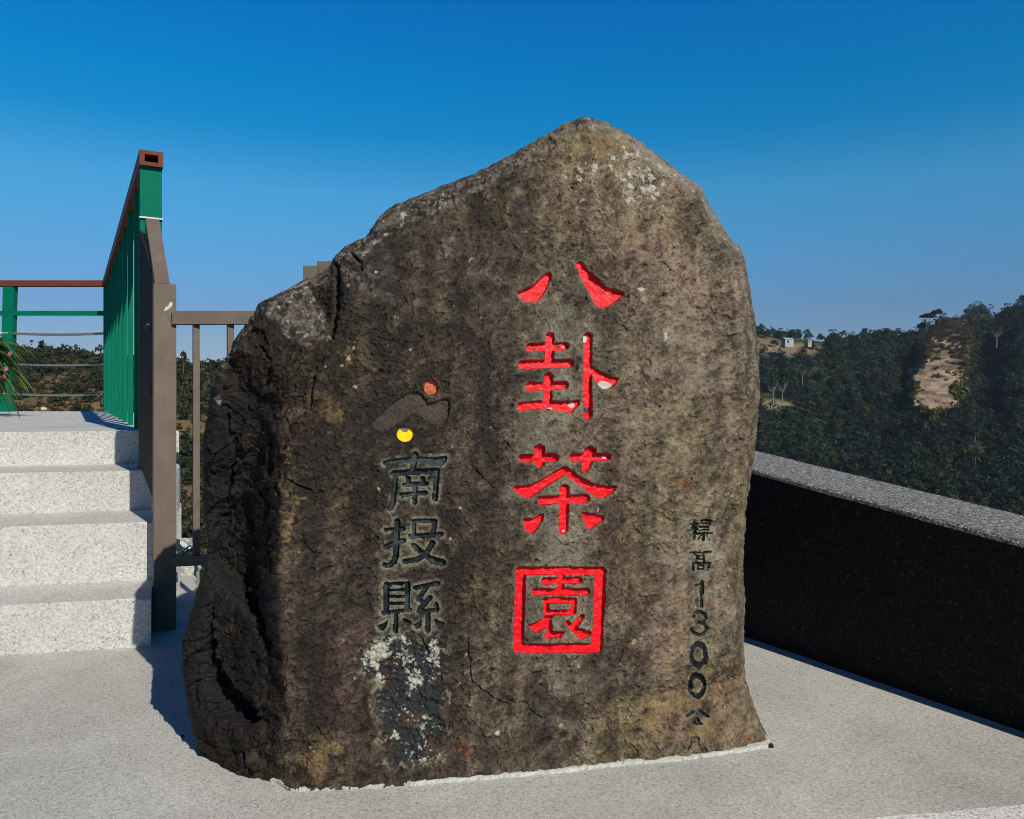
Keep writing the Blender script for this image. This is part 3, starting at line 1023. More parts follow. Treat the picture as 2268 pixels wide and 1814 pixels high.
pr = fbm(Q, 7, 4, 141)
col = tintmix(col, col * np.array([1.05, .92, .97]), sstep(.15, .6, pr) * .8)
ol = fbm(Q, 6, 4, 151)
col = tintmix(col, col * np.array([1.0, 1.02, .80]), sstep(.0, .5, ol) * .6)
col = tintmix(col, [.17, .17, .13], wash * sstep(-.1, .5, fbm(Q, 14, 4, 161)) * .5)


och = np.array([.20, .135, .055])
for x, y, rx, ry, f in ((700, 1690, 62, 75, .5), (628, 1120, 16, 170, .6), (1340, 330, 70, 55, .55), (1500, 1590, 170, 70, .45), (1560, 1500, 110, 60, .35), (780, 790, 40, 25, .35), (715, 900, 45, 50, .4), (1640, 1050, 18, 300, .35), (560, 970, 14, 50, .35), (585, 1690, 26, 40, .25), (500, 1400, 8, 25, .25)):
    col = tintmix(col, och * (1 + .35 * m2[:, None]), spot(x, y, rx, ry, 32) * f * sstep(-.7, .3, m2))
for x, y, rx, ry in ((1512, 1070, 26, 16), (1400, 1433, 10, 12), (1027, 1663, 22, 22), (1648, 1632, 18, 10), (1500, 1327, 28, 8), (1562, 1340, 12, 10), (1325, 590, 5, 8), (1345, 1582, 8, 8)):
    col = tintmix(col, [.17, .055, .016], spot(x, y, rx, ry, 9) * sstep(-.5, .4, m3) * .85)
lich = fbm(Qr, 75, 5, 171, .65)
topz = np.maximum(spot(1385, 370, 55, 45), np.maximum(spot(1290, 380, 40, 25), spot(1430, 410, 60, 60)))
lw = sstep(.34, .54, lich + .28 * topz - .12 * (1 - topz)) * (topz > .02) * np.clip(topz * 2, 0, 1)
col = tintmix(col, [.42, .40, .35], lw * .8)
# upper facets and top ledges: pale grey lichen speckle
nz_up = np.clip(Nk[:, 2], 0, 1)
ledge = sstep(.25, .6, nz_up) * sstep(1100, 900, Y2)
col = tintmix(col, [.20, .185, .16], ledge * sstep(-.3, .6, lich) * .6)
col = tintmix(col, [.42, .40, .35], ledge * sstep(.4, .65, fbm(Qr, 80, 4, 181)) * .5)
# scattered pale specks and chips
sp = fbm(Qr, 60, 2, 191, .6)
sp2 = vnoise(Q, 14, 192)
col = tintmix(col, [.30, .27, .22], sstep(1.04, 1.14, sp + .12 * sp2) * .8 * (1 - .8 * left))
for x, y, rx, ry in ((488, 885, 6, 12), (600, 580, 6, 5), (1475, 745, 5, 11), (1020, 1123, 4, 4), (1100, 1622, 7, 7), (836, 600, 5, 5), (1418, 640, 9, 6)):
    col = tintmix(col, [.45, .43, .37], spot(x, y, rx, ry, 3) * .8)
# crust
cw = .7 * fbm(Qr, 150, 4, 201, .7) + .45 * fbm(Qr, 40, 2, 202)
blk = crust * sstep(.55, -.1, fbm(Q, 20, 3, 203) - .0)
col = tintmix(col, [.014, .018, .022], blk * .92)
yb = sstep(1560, 1440, Y2)
col = tintmix(col, np.array([.38, .375, .31]) * (1 + .35 * vnoise(Qr, 120, 207)[:, None]), crust * sstep(.18, .4, cw + .34 * (yb - .35) + .25 * vnoise(Q, 25, 205)) * .9)
col = tintmix(col, [.24, .235, .17], sstep(14, 2, np.abs(cr_d - 8)) * sstep(-.1, .5, cw) * .55)
# pale halo around the black characters
for kind, w, d in sdfs:
    if kind in ('black', 'small', 'red'):
        hal = sstep(11 if kind != 'small' else 7, 1, d)
        amt = {'black': .75, 'small': .5, 'red': .35}[kind]
        c_ = col[w]
        col[w] = c_ + (np.array([.19, .185, .135]) - c_) * (hal * amt * sstep(-.7, .2, m2[w]))[:, None]
    if kind == 'mount':
        f_ = sstep(1, -2, d)
        c_ = col[w]
        col[w] = c_ + (np.array([.100, .078, .063]) - c_) * (f_ * .32)[:, None]
col = col * (1 - .55 * left * sstep(1700, 1560, Y2) * sstep(780, 900, Y2))[:, None]  # more painted shade on the flank, fading at shoulder and foot
# crack floors hold dirt
col = np.clip(col, .006, .8)
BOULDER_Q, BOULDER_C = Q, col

remap = np.full(H_ * W_, -1, dtype=np.int64)
remap[idx] = np.arange(len(idx))
gi = np.arange(H_ * W_).reshape(H_, W_)
cell = np.stack([gi[:-1, :-1], gi[1:, :-1], gi[1:, 1:], gi[:-1, 1:]], -1).reshape(-1, 4)
Sc = S.ravel()[cell]
inside = (Sc.max(axis=1) < STP * 1.1) & (Sc.min(axis=1) < -STP * .2)
Fq = remap[cell[inside]]
Fq = Fq[(Fq >= 0).all(axis=1)]
# rim loop, ordered
ed = np.concatenate([Fq[:, [0, 1]], Fq[:, [1, 2]], Fq[:, [2, 3]], Fq[:, [3, 0]]])
key = ed.min(1) * 10000000 + ed.max(1)
u_, inv_, cnt = np.unique(key, return_inverse=True, return_counts=True)
be = ed[cnt[inv_] == 1]
nxt = {}
for a, b in be:
    nxt.setdefault(int(a), []).append(int(b))
start = int(be[0, 0])
best = []
seen = set()
for s0 in list(nxt.keys()):
    if s0 in seen:
        continue
    lp = [s0]
    seen.add(s0)
    cur = s0
    while True:
        n_ = [q for q in nxt.get(cur, []) if q not in seen]
        if not n_:
            break
        cur = n_[0]
        seen.add(cur)
        lp.append(cur)
    if len(lp) > len(best):
        best = lp
rim_i = np.array(best)
ring = Q[rim_i]
# back of the boulder: rings that draw in while going back
cxy = np.array([.05, 2.1, 0])
VV = [Q]
CC = [col]
FF = [Fq]
base_n = len(Q)
prev_idx = rim_i
NB = 16
center = np.array([.08, 2.30, .45])
for k in range(1, NB + 1):
    t = k / NB
    sh = math.cos(t * math.pi / 2) ** .8
    r_ = ring.copy()
    mv = np.stack([np.full(len(ring), .10 * t), np.full(len(ring), .46 * math.sin(t * math.pi / 2)), np.zeros(len(ring))], 1)
    tgt = np.array([.12, 0, .45])
    r_[:, 0] = tgt[0] + (ring[:, 0] - tgt[0]) * sh
    r_[:, 2] = np.where(ring[:, 2] < .02, ring[:, 2], tgt[2] + (ring[:, 2] - tgt[2]) * sh) if k < NB else tgt[2]
    r_[:, 1] = ring[:, 1] + .46 * math.sin(t * math.pi / 2) * (.2 + .8 * sstep(-.75, -.1, ring[:, 0]))
    # keep behind the front: pull toward plane depth
    r_[:, 1] = lerp(r_[:, 1], 2.42, t ** 3)
    if k < NB:
        r_ += (np.stack([vnoise(r_, 5, 301), vnoise(r_, 5, 302), vnoise(r_, 5, 303)], 1) * .03 * min(1, t * 4))
        r_[:, 2] = np.maximum(r_[:, 2], -.02)
    new = np.arange(len(r_)) + base_n
    VV.append(r_)
    nn_ = fbm(r_, 9, 4, 305)
    CC.append(np.clip(lerp(c_lo, c_hi, np.clip(.45 + .6 * nn_, 0, 1)[:, None]), .01, .5))
    a, b = prev_idx, np.roll(prev_idx, -1)
    c, d = np.roll(new, -1), new
    FF.append(np.stack([b, a, d, c], 1))
    prev_idx = new
    base_n += len(r_)
STONE = empty('carved_boulder', (.1, 1.95, 0))
tag(STONE, 'huge pointed dark brown boulder carved with red and black Chinese characters', 'boulder')
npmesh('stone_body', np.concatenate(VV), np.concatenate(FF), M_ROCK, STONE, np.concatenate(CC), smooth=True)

# painted linings of the carved strokes: same surface, a hair in front
PCOL = {'red': (.66, .001, .008), 'black': (.007, .010, .012), 'small': (.007, .009, .010), 'scratch': (.022, .018, .013), 'orange': (.42, .105, .045), 'yellow': (.85, .55, .0)}
flag = np.zeros(len(Q), dtype=bool)
chips = {'red': [(FR_A, 850, 815, 20, 30, (.45, .46, .42)), (FR_A, 1035, 1258, 75, 38, (.40, .40, .36)), (FR_A, 725, 1448, 36, 27, (.42, .42, .38)), (FR_A, 525, 1478, 18, 12, (.4, .4, .36)),
                 (FR_A, 860, 1490, 27, 32, (.02, .015, .03)), (FR_A, 365, 918, 24, 14, (.04, .03, .02)), (FR_A, 590, 888, 18, 10, (.03, .02, .02)), (FR_B, 830, 180, 16, 12, (.45, .44, .4)), (FR_B, 520, 750, 9, 8, (.8, .6, .6)), (FR_A, 205, 1485, 8, 10, (.5, .3, .2)), (FR_A, 645, 882, 14, 10, (.4, .38, .35))],
         'yellow': [(FR_C, 612, 752, 50, 30, (.17, .13, .10))], 'black': [], 'small': [], 'orange': [], 'scratch': []}
NAMES = {'red': 'painted_character', 'black': 'painted_character', 'small': 'painted_character', 'scratch': 'carved_character', 'orange': 'emblem_disc', 'yellow': 'emblem_disc'}
CLAB = ['red carved character of two slanting strokes, top of the red column', 'red carved character, second of the red column', 'red carved character, third of the red column',
        'red carved character inside a square frame, bottom of the red column', 'black carved character under the yellow dot', 'black carved character, middle of the left column',
        'black carved character just above the scraped crust', 'small black character at the top of the right column', 'small black character, second of the right column',
        'small black numeral 1', 'small black numeral 3', 'small black numeral 0 under the 3', 'small black numeral 0, lower of the two', 'small black character under the numerals',
        'faint unpainted character scratched at the foot of the right column']
for ci, (kind, w, d) in enumerate(sdfs):
    if kind not in PCOL:
        continue
    flag[:] = False
    flag[w[d < .9]] = True
    sel = flag[Fq].all(axis=1)
    Fs = Fq[sel]
    if not len(Fs):
        continue
    ids, inv2 = np.unique(Fs, return_inverse=True)
    Vp = Q[ids] + Nk[ids] * .0006 + np.array([0, -.0004, 0])
    base = np.array(PCOL[kind])
    vn = vnoise(Vp, (70, 70, 150), 401) * .5 + vnoise(Vp, 190, 402) * .5
    amp = .22 if kind in ('red', 'yellow') else .45
    cp_ = base[None, :] * (1 + amp * vn[:, None])
    if kind == 'black':
        wv = vnoise(Vp, 70, 403) + .5 * vnoise(Vp, 200, 404)
        cp_ = cp_ + (np.array([.16, .165, .15]) - cp_) * (sstep(1.0, 1.25, wv) * .7)[:, None]
        cp_ = cp_ + (np.array([.035, .045, .05]) - cp_) * sstep(-.2, .6, vnoise(Vp, 28, 406))[:, None]
    if kind == 'red':
        wv = vnoise(Vp, 110, 405)
        cp_ = cp_ + (np.array([.8, .05, .06]) - cp_) * (sstep(.55, .95, wv) * .25)[:, None]
    dmap = np.full(len(Q), 9.0)
    dmap[w] = d
    edge = sstep(-3.0, -.2, dmap[ids]) * sstep(-.6, .5, vnoise(Vp, 45, 408))
    cp_ = cp_ * (1 - .45 * edge[:, None])
    xp, yp = X2[ids] + nzx[ids] * 1.5, Y2[ids] + nzy[ids] * 1.5
    for (ox, oy, sc), cx_, cy_, rx, ry, cc in chips[kind]:
        k_ = np.hypot((xp - ox - cx_ / sc) * sc / rx, (yp - oy - cy_ / sc) * sc / ry)
        cp_ = cp_ + (np.array(cc) - cp_) * sstep(1.05, .9, k_)[:, None]
    po = npmesh(NAMES[kind], Vp, inv2.reshape(Fs.shape), M_PAINT, STONE, np.clip(cp_, 0, .95), smooth=True)
    if ci < len(CLAB):
        po['label'] = CLAB[ci]
    if kind in ('orange', 'yellow'):
        po['label'] = 'small round %s paint dot of the emblem' % kind

# mortar bedding along the foot of the stone
bm = bmesh.new()
foot = [p for i, p in enumerate(OUT) if i >= 62] + [OUT[0], OUT[1], OUT[2], OUT[3], OUT[4]]
fp = []
for (p, q) in zip(foot, foot[1:]):
    n_ = max(2, int(math.hypot(q[0] - p[0], q[1] - p[1]) / 9))
    for k in range(n_):
        t = k / n_
        fp.append((p[0] + (q[0] - p[0]) * t, p[1] + (q[1] - p[1]) * t))
prev = None
for i, (x, y) in enumerate(fp):
    g = at(x, y, G0(x, y))
    wd = (.005 + .008 * random.random()) * (1.0 if i < len(fp) - 42 else .3)
    dirn = Vector((.19, -.98, 0))
    zt = .0015 + .0035 * random.random()
    rg = [bm.verts.new(Vector((g.x, g.y, 0)) - dirn * .03 + Vector((0, 0, zt + .012))), bm.verts.new(Vector((g.x, g.y, zt + .004)) + dirn * wd * .4),
          bm.verts.new(Vector((g.x, g.y, -.01)) + dirn * wd)]
    if prev:
        for k in range(2):
            bm.faces.new((prev[k], prev[k + 1], rg[k + 1], rg[k]))
    prev = rg
obj('mortar_bed', bm, M_MORTAR, STONE)

# ------------------------------------------------------------------ small loose things
def chunk(name, c, size, m, seed, label, cat, rz=0.0, group=None):
    rn = random.Random(seed)
    bm = bmesh.new()
    bmesh.ops.create_cube(bm, size=1)
    bmesh.ops.subdivide_edges(bm, edges=bm.edges, cuts=2, use_grid_fill=True)
    for v in bm.verts:
        v.co = Vector((v.co.x * size[0] * (1 + rn.uniform(-.12, .12)), v.co.y * size[1] * (1 + rn.uniform(-.12, .12)), v.co.z * size[2] * (1 + rn.uniform(-.1, .1))))
        v.co += Vector((rn.uniform(-1, 1), rn.uniform(-1, 1), rn.uniform(-1, 1))) * min(size) * .08
    o = obj(name, bm, m)
    o.location = c
    o.rotation_euler = (rn.uniform(-.15, .15), rn.uniform(-.15, .15), rz)
    return tag(o, label, cat, group)


# ------------------------------------------------------------------ hills
SK = [(-2500, 720), (-400, 742), (0, 752), (120, 757), (230, 768), (390, 782), (480, 788), (700, 775), (1100, 745), (1600, 716), (1678, 719), (1737, 725), (1842, 739), (1894, 734), (1968, 727), (2031, 722),
      (2060, 712), (2092, 702), (2176, 702), (2230, 677), (2268, 660), (2450, 590), (3000, 520), (4500, 600)]
SKX = np.array([(p[0] - CX) / FPX for p in SK])
SKY = np.array([(HZ - p[1] - 20) / FPX for p in SK])


def ridgeR(a):
    return 175 + 245 * sstep(-.25, .3, a)


def hill_z(a, Y):
    """height (above the eye) at tangent a=X/Y and distance Y"""
    R_ = ridgeR(a)
    b_s = np.interp(a, SKX, SKY)
    t = Y / R_
    pts = np.stack([a * Y, Y, np.zeros_like(Y)], -1).reshape(-1, 3)
    und = (fbm(pts, 1 / 60., 3, 501) * .016 + fbm(pts, 1 / 22., 2, 505) * .006).reshape(t.shape)
    t2 = np.clip((t - .3) / .7, 0, 1)
    b = -.30 + (b_s + .30) * t2 ** .75 + und * np.sin(np.pi * np.clip(t2, 0, 1)) * 1.0
    # gully right of the cliff, and a spur that shades it
    g = np.exp(-((a - .625 + .05 * (t - .8)) / .016) ** 2) * sstep(.60, .75, t) * sstep(.98, .9, t)
    b = b - .020 * g
    sp_ = np.exp(-((a - .665) / .018) ** 2) * sstep(.6, .75, t) * sstep(.99, .88, t)
    b = b + .012 * sp_
    z = b * Y
    near = -.30 * Y - 2.6 * sstep(.3, .05, t)
    z = np.where(t < .3, near, z)
    zr = b_s * R_
    back = zr - (Y - R_) * .22
    far = np.exp(-((a - .605) / .035) ** 2) * 36 + 118 * 0
    zf = (np.exp(-((a - .607) / .04) ** 2) * .080 + .030) * Y
    back = np.maximum(back, np.where((Y > 560), zf - np.abs(Y - 640) * .6, -1e3))
    return np.where(t > 1, back, z)


aa = np.concatenate([np.linspace(-1.9, -1.0, 20, endpoint=False), np.linspace(-1.0, 1.0, 360, endpoint=False), np.linspace(1.0, 1.9, 20)])
yy = np.concatenate([np.linspace(3.2, 40, 24, endpoint=False), np.linspace(40, 480, 260, endpoint=False), np.linspace(480, 1100, 60)])
Ag, Yg = np.meshgrid(aa, yy)
Zg = hill_z(Ag, Yg)
HV = np.stack([Ag * Yg, Yg, np.maximum(EYE + Zg, -129)], -1).reshape(-1, 3)
nA, nY = len(aa), len(yy)
gi = np.arange(nA * nY).reshape(nY, nA)
HF = np.stack([gi[:-1, :-1], gi[:-1, 1:], gi[1:, 1:], gi[1:, :-1]], -1).reshape(-1, 4)
af = Ag.ravel()
lf = sstep(.15, -.2, af)
hn = fbm(HV, 1 / 14., 4, 511)
hn2 = fbm(HV, 1 / 3.5, 3, 515)
cdry = np.array([.135, .090, .045])
cgr = np.array([.020, .030, .014])
dry = np.clip(lf * sstep(-.25, .35, hn + .35 * hn2), 0, 1)
HC = lerp(cgr, np.array([.05, .055, .022]), sstep(-.3, .5, hn2)[:, None])
HC = HC + (cdry * (1 + .3 * hn2[:, None]) - HC) * dry[:, None]
hx = CX + af * FPX
hy = HZ - (HV[:, 2] - EYE) / np.maximum(HV[:, 1], .1) * FPX
TERR_PX = [(1676, 748), (1700, 752), (1740, 762), (1790, 764), (1818, 771), (1800, 780), (1760, 786), (1720, 786), (1676, 778)]
PATH_PX = [(1690, 890), (1715, 891), (1752, 896), (1748, 904), (1715, 901), (1690, 900)]
hw_ = 5 * hn2
okd = (HV[:, 1] > 60) & (HV[:, 1] < 425)
for pp, cc in ((TERR_PX, [.17, .115, .075]), (PATH_PX, [.26, .21, .11])):
    k_ = sstep(9, -2, poly_sdf(hx + hw_, hy + hw_ * .5, pp)) * okd
    HC = HC + (np.array(cc) * (1 + .4 * hn[:, None]) - HC) * k_[:, None]
tag(npmesh('hills', HV, HF, M_HILL, None, np.clip(HC, .004, .5), smooth=True), kind='structure')
# ground behind and below, out to the horizon
bm = bmesh.new()
prism(bm, [(-2150, -500), (2150, -500), (2150, 1250), (-2150, 1250)], -130.5, -130)
M_FAR = mat('far_ground', (.035, .045, .022), .95)[0]
tag(obj('ground', bm, M_FAR), kind='structure')
bm = bmesh.new()
prism(bm, [(-60, -60), (60, -60), (12, 3.3), (-12, 3.3)], -3.2, -3.0)
tag(obj('terrace_ground', bm, M_FAR), kind='structure')


# unseen slope added behind the viewpoint to block skylight and deepen the shade
bn, bk_ = 64, 14
Tb = np.linspace(R(158), R(262), bn)
Rb = np.linspace(13, 60, bk_)
TB, RB = np.meshgrid(Tb, Rb)
edgef = sstep(R(158), R(176), TB) * sstep(R(262), R(248), TB)
BV = np.stack([RB * np.cos(TB), RB * np.sin(TB), -3 + (RB - 13) * .95 * edgef], -1).reshape(-1, 3)
BV[:, 2] += fbm(BV, .12, 3, 551) * 2.0 * sstep(13, 20, RB.ravel())
gi = np.arange(bn * bk_).reshape(bk_, bn)
BF = np.stack([gi[:-1, :-1], gi[:-1, 1:], gi[1:, 1:], gi[1:, :-1]], -1).reshape(-1, 4)
tag(npmesh('shade_slope', BV, BF, M_HILL, None, np.clip(np.array([.022, .030, .012])[None, :] * (1 + .5 * fbm(BV, .5, 3, 553))[:, None], .004, .2), smooth=True), kind='structure')


# ------------------------------------------------------------------ foliage
def crown(n, blobs, rx, rz, leaf, seed, flat=.3, z0=.0):
    """leaf-sized quads scattered over a cluster of clumps; unit crown about the origin"""
    rn = np.random.RandomState(seed)
    cs = rn.normal(size=(blobs, 3))
    cs /= np.linalg.norm(cs, axis=1, keepdims=True)
    cs *= rn.uniform(.25, .78, (blobs, 1))
    br = rn.uniform(.28, .52, blobs)
    k = rn.randint(0, blobs, n)
    dv_ = rn.normal(size=(n, 3))
    dv_ /= np.linalg.norm(dv_, axis=1, keepdims=True)
    dv_[:, 2] = np.where(dv_[:, 2] < -.3, -dv_[:, 2], dv_[:, 2])
    c = cs[k] + dv_ * br[k][:, None] * rn.uniform(.7, 1.05, (n, 1))
    nrm = dv_ + rn.normal(size=(n, 3)) * .55
    nrm /= np.linalg.norm(nrm, axis=1, keepdims=True)
    t = np.cross(nrm, rn.normal(size=(n, 3)))
    t /= np.linalg.norm(t, axis=1, keepdims=True) + 1e-9
    b = np.cross(nrm, t)
    c = c * np.array([rx, rx, rz]) + np.array([0, 0, z0])
    s = leaf * rn.uniform(.6, 1.3, (n, 1))
    v = np.stack([c - t * s - b * s * .55, c + t * s * .2 - b * s * .7, c + t * s + b * s * .5, c - t * s * .2 + b * s * .7], 1)
    shade = rn.uniform(.8, 1.2, n) * (.85 + .3 * rn.rand(blobs)[k])
    return v.reshape(-1, 3), np.repeat(shade, 4)


def scatter(name, protos, pos, scale, tint, parent=None, label=None):
    V, Cc = [], []
    rn = np.random.RandomState(3)
    for p, s, c in zip(pos, scale, tint):
        v, sh = protos[rn.randint(len(protos))]
        a = rn.uniform(0, 6.28)
        ca, sa = math.cos(a), math.sin(a)
        w = v * s
        V.append(np.stack([w[:, 0] * ca - w[:, 1] * sa + p[0], w[:, 0] * sa + w[:, 1] * ca + p[1], w[:, 2] + p[2]], 1))
        Cc.append(sh[:, None] * c[None, :])
    V = np.concatenate(V)
    Cc = np.concatenate(Cc)
    F = np.arange(len(V)).reshape(-1, 4)
    return npmesh(name, V, F, M_LEAF, parent, np.clip(Cc, .002, .6))


CLIFF_PX = [(2045, 937), (2014, 885), (2018, 826), (2040, 800), (2042, 762), (2066, 738), (2098, 716), (2130, 718), (2146, 750), (2138, 800), (2132, 850), (2116, 905), (2085, 926)]
PROT = [crown(230, 11, 1.0, rz, .125, 20 + i, z0=.75) for i, rz in enumerate((.9, 1.1, .75, 1.25, .95))]
BUSH = [crown(100, 8, 1.0, rz, .17, 40 + i, z0=.35) for i, rz in enumerate((.6, .75, .55, .8))]
rn = np.random.RandomState(11)
# forest on the far slope
pos, scl, tin = [], [], []
spc = 4.2
for Y in np.arange(66, 445, spc):
    for X in np.arange(-.08 * Y, 1.25 * Y, spc):
        if (X > .74 * Y or X < .14 * Y) and rn.rand() < .5:
            continue
        x, y = X + rn.uniform(-2, 2), Y + rn.uniform(-2, 2)
        pos.append((x, y))
        scl.append(rn.uniform(1.9, 3.6) * (1.35 if rn.rand() < .15 else 1) * (.55 + .45 * min(1, Y / 230.)))
for Y in np.arange(600, 660, 9):
    for X in np.arange(.5 * Y, .72 * Y, 7):
        pos.append((X + rn.uniform(-3, 3), Y + rn.uniform(-3, 3)))
        scl.append(rn.uniform(4, 6))
pos = np.array(pos)
scl = np.array(scl)
ta = pos[:, 0] / pos[:, 1]
zz = EYE + hill_z(ta, pos[:, 1])
p3 = np.stack([pos[:, 0], pos[:, 1], zz], 1)
ppx = CX + ta * FPX
ppy = HZ - (zz + scl * .6 - EYE) / pos[:, 1] * FPX
cd = poly_sdf(ppx, ppy, CLIFF_PX)
clear = (cd > np.where(ppy > 870, -14, 1 + .35 * scl / pos[:, 1] * FPX)) | (pos[:, 1] > 415)
clear &= ~((poly_sdf(ppx, ppy, [(1670, 744), (1830, 752), (1830, 784), (1760, 792), (1670, 786)]) < 0) & (rn.rand(len(ppx)) < .9))     # terrace with the sheds
clear &= ~(poly_sdf(ppx, ppy, [(1685, 876), (1750, 876), (1752, 904), (1685, 902)]) < 0)
p3, scl, ta = p3[clear], scl[clear], ta[clear]
kind = rn.rand(len(p3))
patch = fbm(p3, 1 / 30., 3, 521)
base = np.array([.026, .044, .024])
tin = base[None, :] * rn.uniform(.55, 1.5, (len(p3), 1)) * (1 + .35 * patch[:, None])
tin = np.where((kind > .94)[:, None], np.array([.060, .070, .020]) * rn.uniform(.7, 1.2, (len(p3), 1)), tin)
tin = np.where((kind < .10)[:, None], np.array([.05, .045, .028]) * rn.uniform(.7, 1.2, (len(p3), 1)), tin)
tin = np.where(((kind > .3) & (kind < .45))[:, None], np.array([.016, .034, .022]) * rn.uniform(.7, 1.2, (len(p3), 1)), tin)
tag(scatter('forest', PROT, p3, scl, tin), kind='stuff')
# trees covering the added, unseen slope behind the viewpoint
nt = 420
th, rd = rn.uniform(R(166), R(256), nt), rn.uniform(17, 58, nt)
ef = sstep(R(158), R(176), th) * sstep(R(262), R(248), th)
mp3 = np.stack([rd * np.cos(th), rd * np.sin(th), -3 + (rd - 13) * .95 * ef], 1)
tag(scatter('shade_slope_woods', PROT, mp3, rn.uniform(1.4, 2.8, nt), np.array([.026, .040, .020])[None, :] * rn.uniform(.6, 1.4, (nt, 1))), kind='stuff')
# scrub on the near slope at left
pos, scl = [], []
spc = 1.9
for Y in np.arange(40, 182, spc):
    for X in np.arange(-.95 * Y, -.05 * Y, spc):
        pos.append((X + rn.uniform(-1.2, 1.2), Y + rn.uniform(-1.2, 1.2)))
        scl.append(rn.uniform(.6, 1.9))
pos = np.array(pos)
scl = np.array(scl)
ta = pos[:, 0] / pos[:, 1]
p3 = np.stack([pos[:, 0], pos[:, 1], EYE + hill_z(ta, pos[:, 1])], 1)
pn = fbm(p3, 1 / 14., 4, 511)
ok = (rn.rand(len(p3)) < .95 - .62 * sstep(.0, .6, pn))
p3, scl, pn = p3[ok], scl[ok], pn[ok]
kind = rn.rand(len(p3))
tin = np.array([.030, .042, .020])[None, :] * rn.uniform(.6, 1.5, (len(p3), 1))
tin = np.where((kind > .8)[:, None], np.array([.085, .080, .026]) * rn.uniform(.6, 1.2, (len(p3), 1)), tin)
tin = np.where((kind < .12)[:, None], np.array([.13, .085, .045]) * rn.uniform(.6, 1.2, (len(p3), 1)), tin)
nt = 6500
ty = rn.uniform(45, 182, nt)
tx = rn.uniform(-.9, -.1, nt)
tp = np.stack([tx * ty, ty, EYE + hill_z(tx, ty)], 1)
tt_ = np.array([.12, .088, .045])[None, :] * rn.uniform(.5, 1.25, (nt, 1))
tt_ = np.where((rn.rand(nt) < .45)[:, None], np.array([.060, .058, .024]) * rn.uniform(.6, 1.2, (nt, 1)), tt_)
p3, scl, tin = np.concatenate([p3, tp]), np.concatenate([scl, rn.uniform(.3, .75, nt)]), np.concatenate([tin, tt_])
tag(scatter('scrub', BUSH, p3, scl, tin), kind='stuff')

# cliff of bare tan rock
nu, nv = 60, 90
U, Vv = np.meshgrid(np.linspace(2012, 2150, nu), np.linspace(700, 915, nv))
cdl = poly_sdf(U, Vv, CLIFF_PX)
Yc = 296 + (910 - Vv) * .47 + np.clip(cdl + 8, 0, 60) * 1.6
Pc = np.stack([(U - CX) / FPX * Yc, Yc, EYE - (Vv - HZ) / FPX * Yc], -1).reshape(-1, 3)
st = fbm(Pc, (1 / 14., 1 / 14., 1 / 2.2), 3, 531)
bk = fbm(Pc, (1 / 4., 1 / 4., 1 / 9.), 4, 535)
Pc[:, 1] += 3.2 * terr(bk, 3, .2) + 1.8 * st
cc_ = lerp(np.array([.11, .080, .052]), np.array([.29, .215, .145]), sstep(-.5, .6, st + .5 * bk)[:, None])
gn = fbm(Pc, 1 / 5., 4, 541) + .02 * np.clip(790 - Vv.ravel(), -60, 60) * .4
cc_ = lerp(cc_, np.array([.085, .075, .030]), (sstep(.05, .5, gn) * .85)[:, None])
gi = np.arange(nu * nv).reshape(nv, nu)
cf = np.stack([gi[:-1, :-1], gi[1:, :-1], gi[1:, 1:], gi[:-1, 1:]], -1).reshape(-1, 4)
cf = cf[cdl.ravel()[cf].max(axis=1) < 12]
tag(npmesh('cliff', Pc, cf, M_CLIFF, None, np.clip(cc_, .01, .5), smooth=False), kind='structure')


rn = np.random.RandomState(31)
cl_in = np.where((cdl.ravel() < 10))[0]
prob = sstep(800, 720, Vv.ravel()[cl_in]) * .45 + sstep(-22, 0, cdl.ravel()[cl_in]) * .6 + .55 * sstep(.1, .4, gn[cl_in])
pick = cl_in[rn.rand(len(cl_in)) < prob * .55]
cp3 = Pc[pick] + np.array([0, -.6, -.4])
kt = rn.rand(len(pick))
ctn = np.array([.105, .075, .034])[None, :] * rn.uniform(.6, 1.35, (len(pick), 1))
ctn = np.where((kt > .6)[:, None], np.array([.055, .052, .02]) * rn.uniform(.7, 1.3, (len(pick), 1)), ctn)
low = (Vv.ravel()[pick] > 850)
ctn = np.where(low[:, None], np.array([.11, .095, .02]) * rn.uniform(.6, 1.2, (len(pick), 1)), ctn)
tag(scatter('cliff_scrub', BUSH, cp3, rn.uniform(.7, 1.7, len(pick)), ctn), kind='stuff')


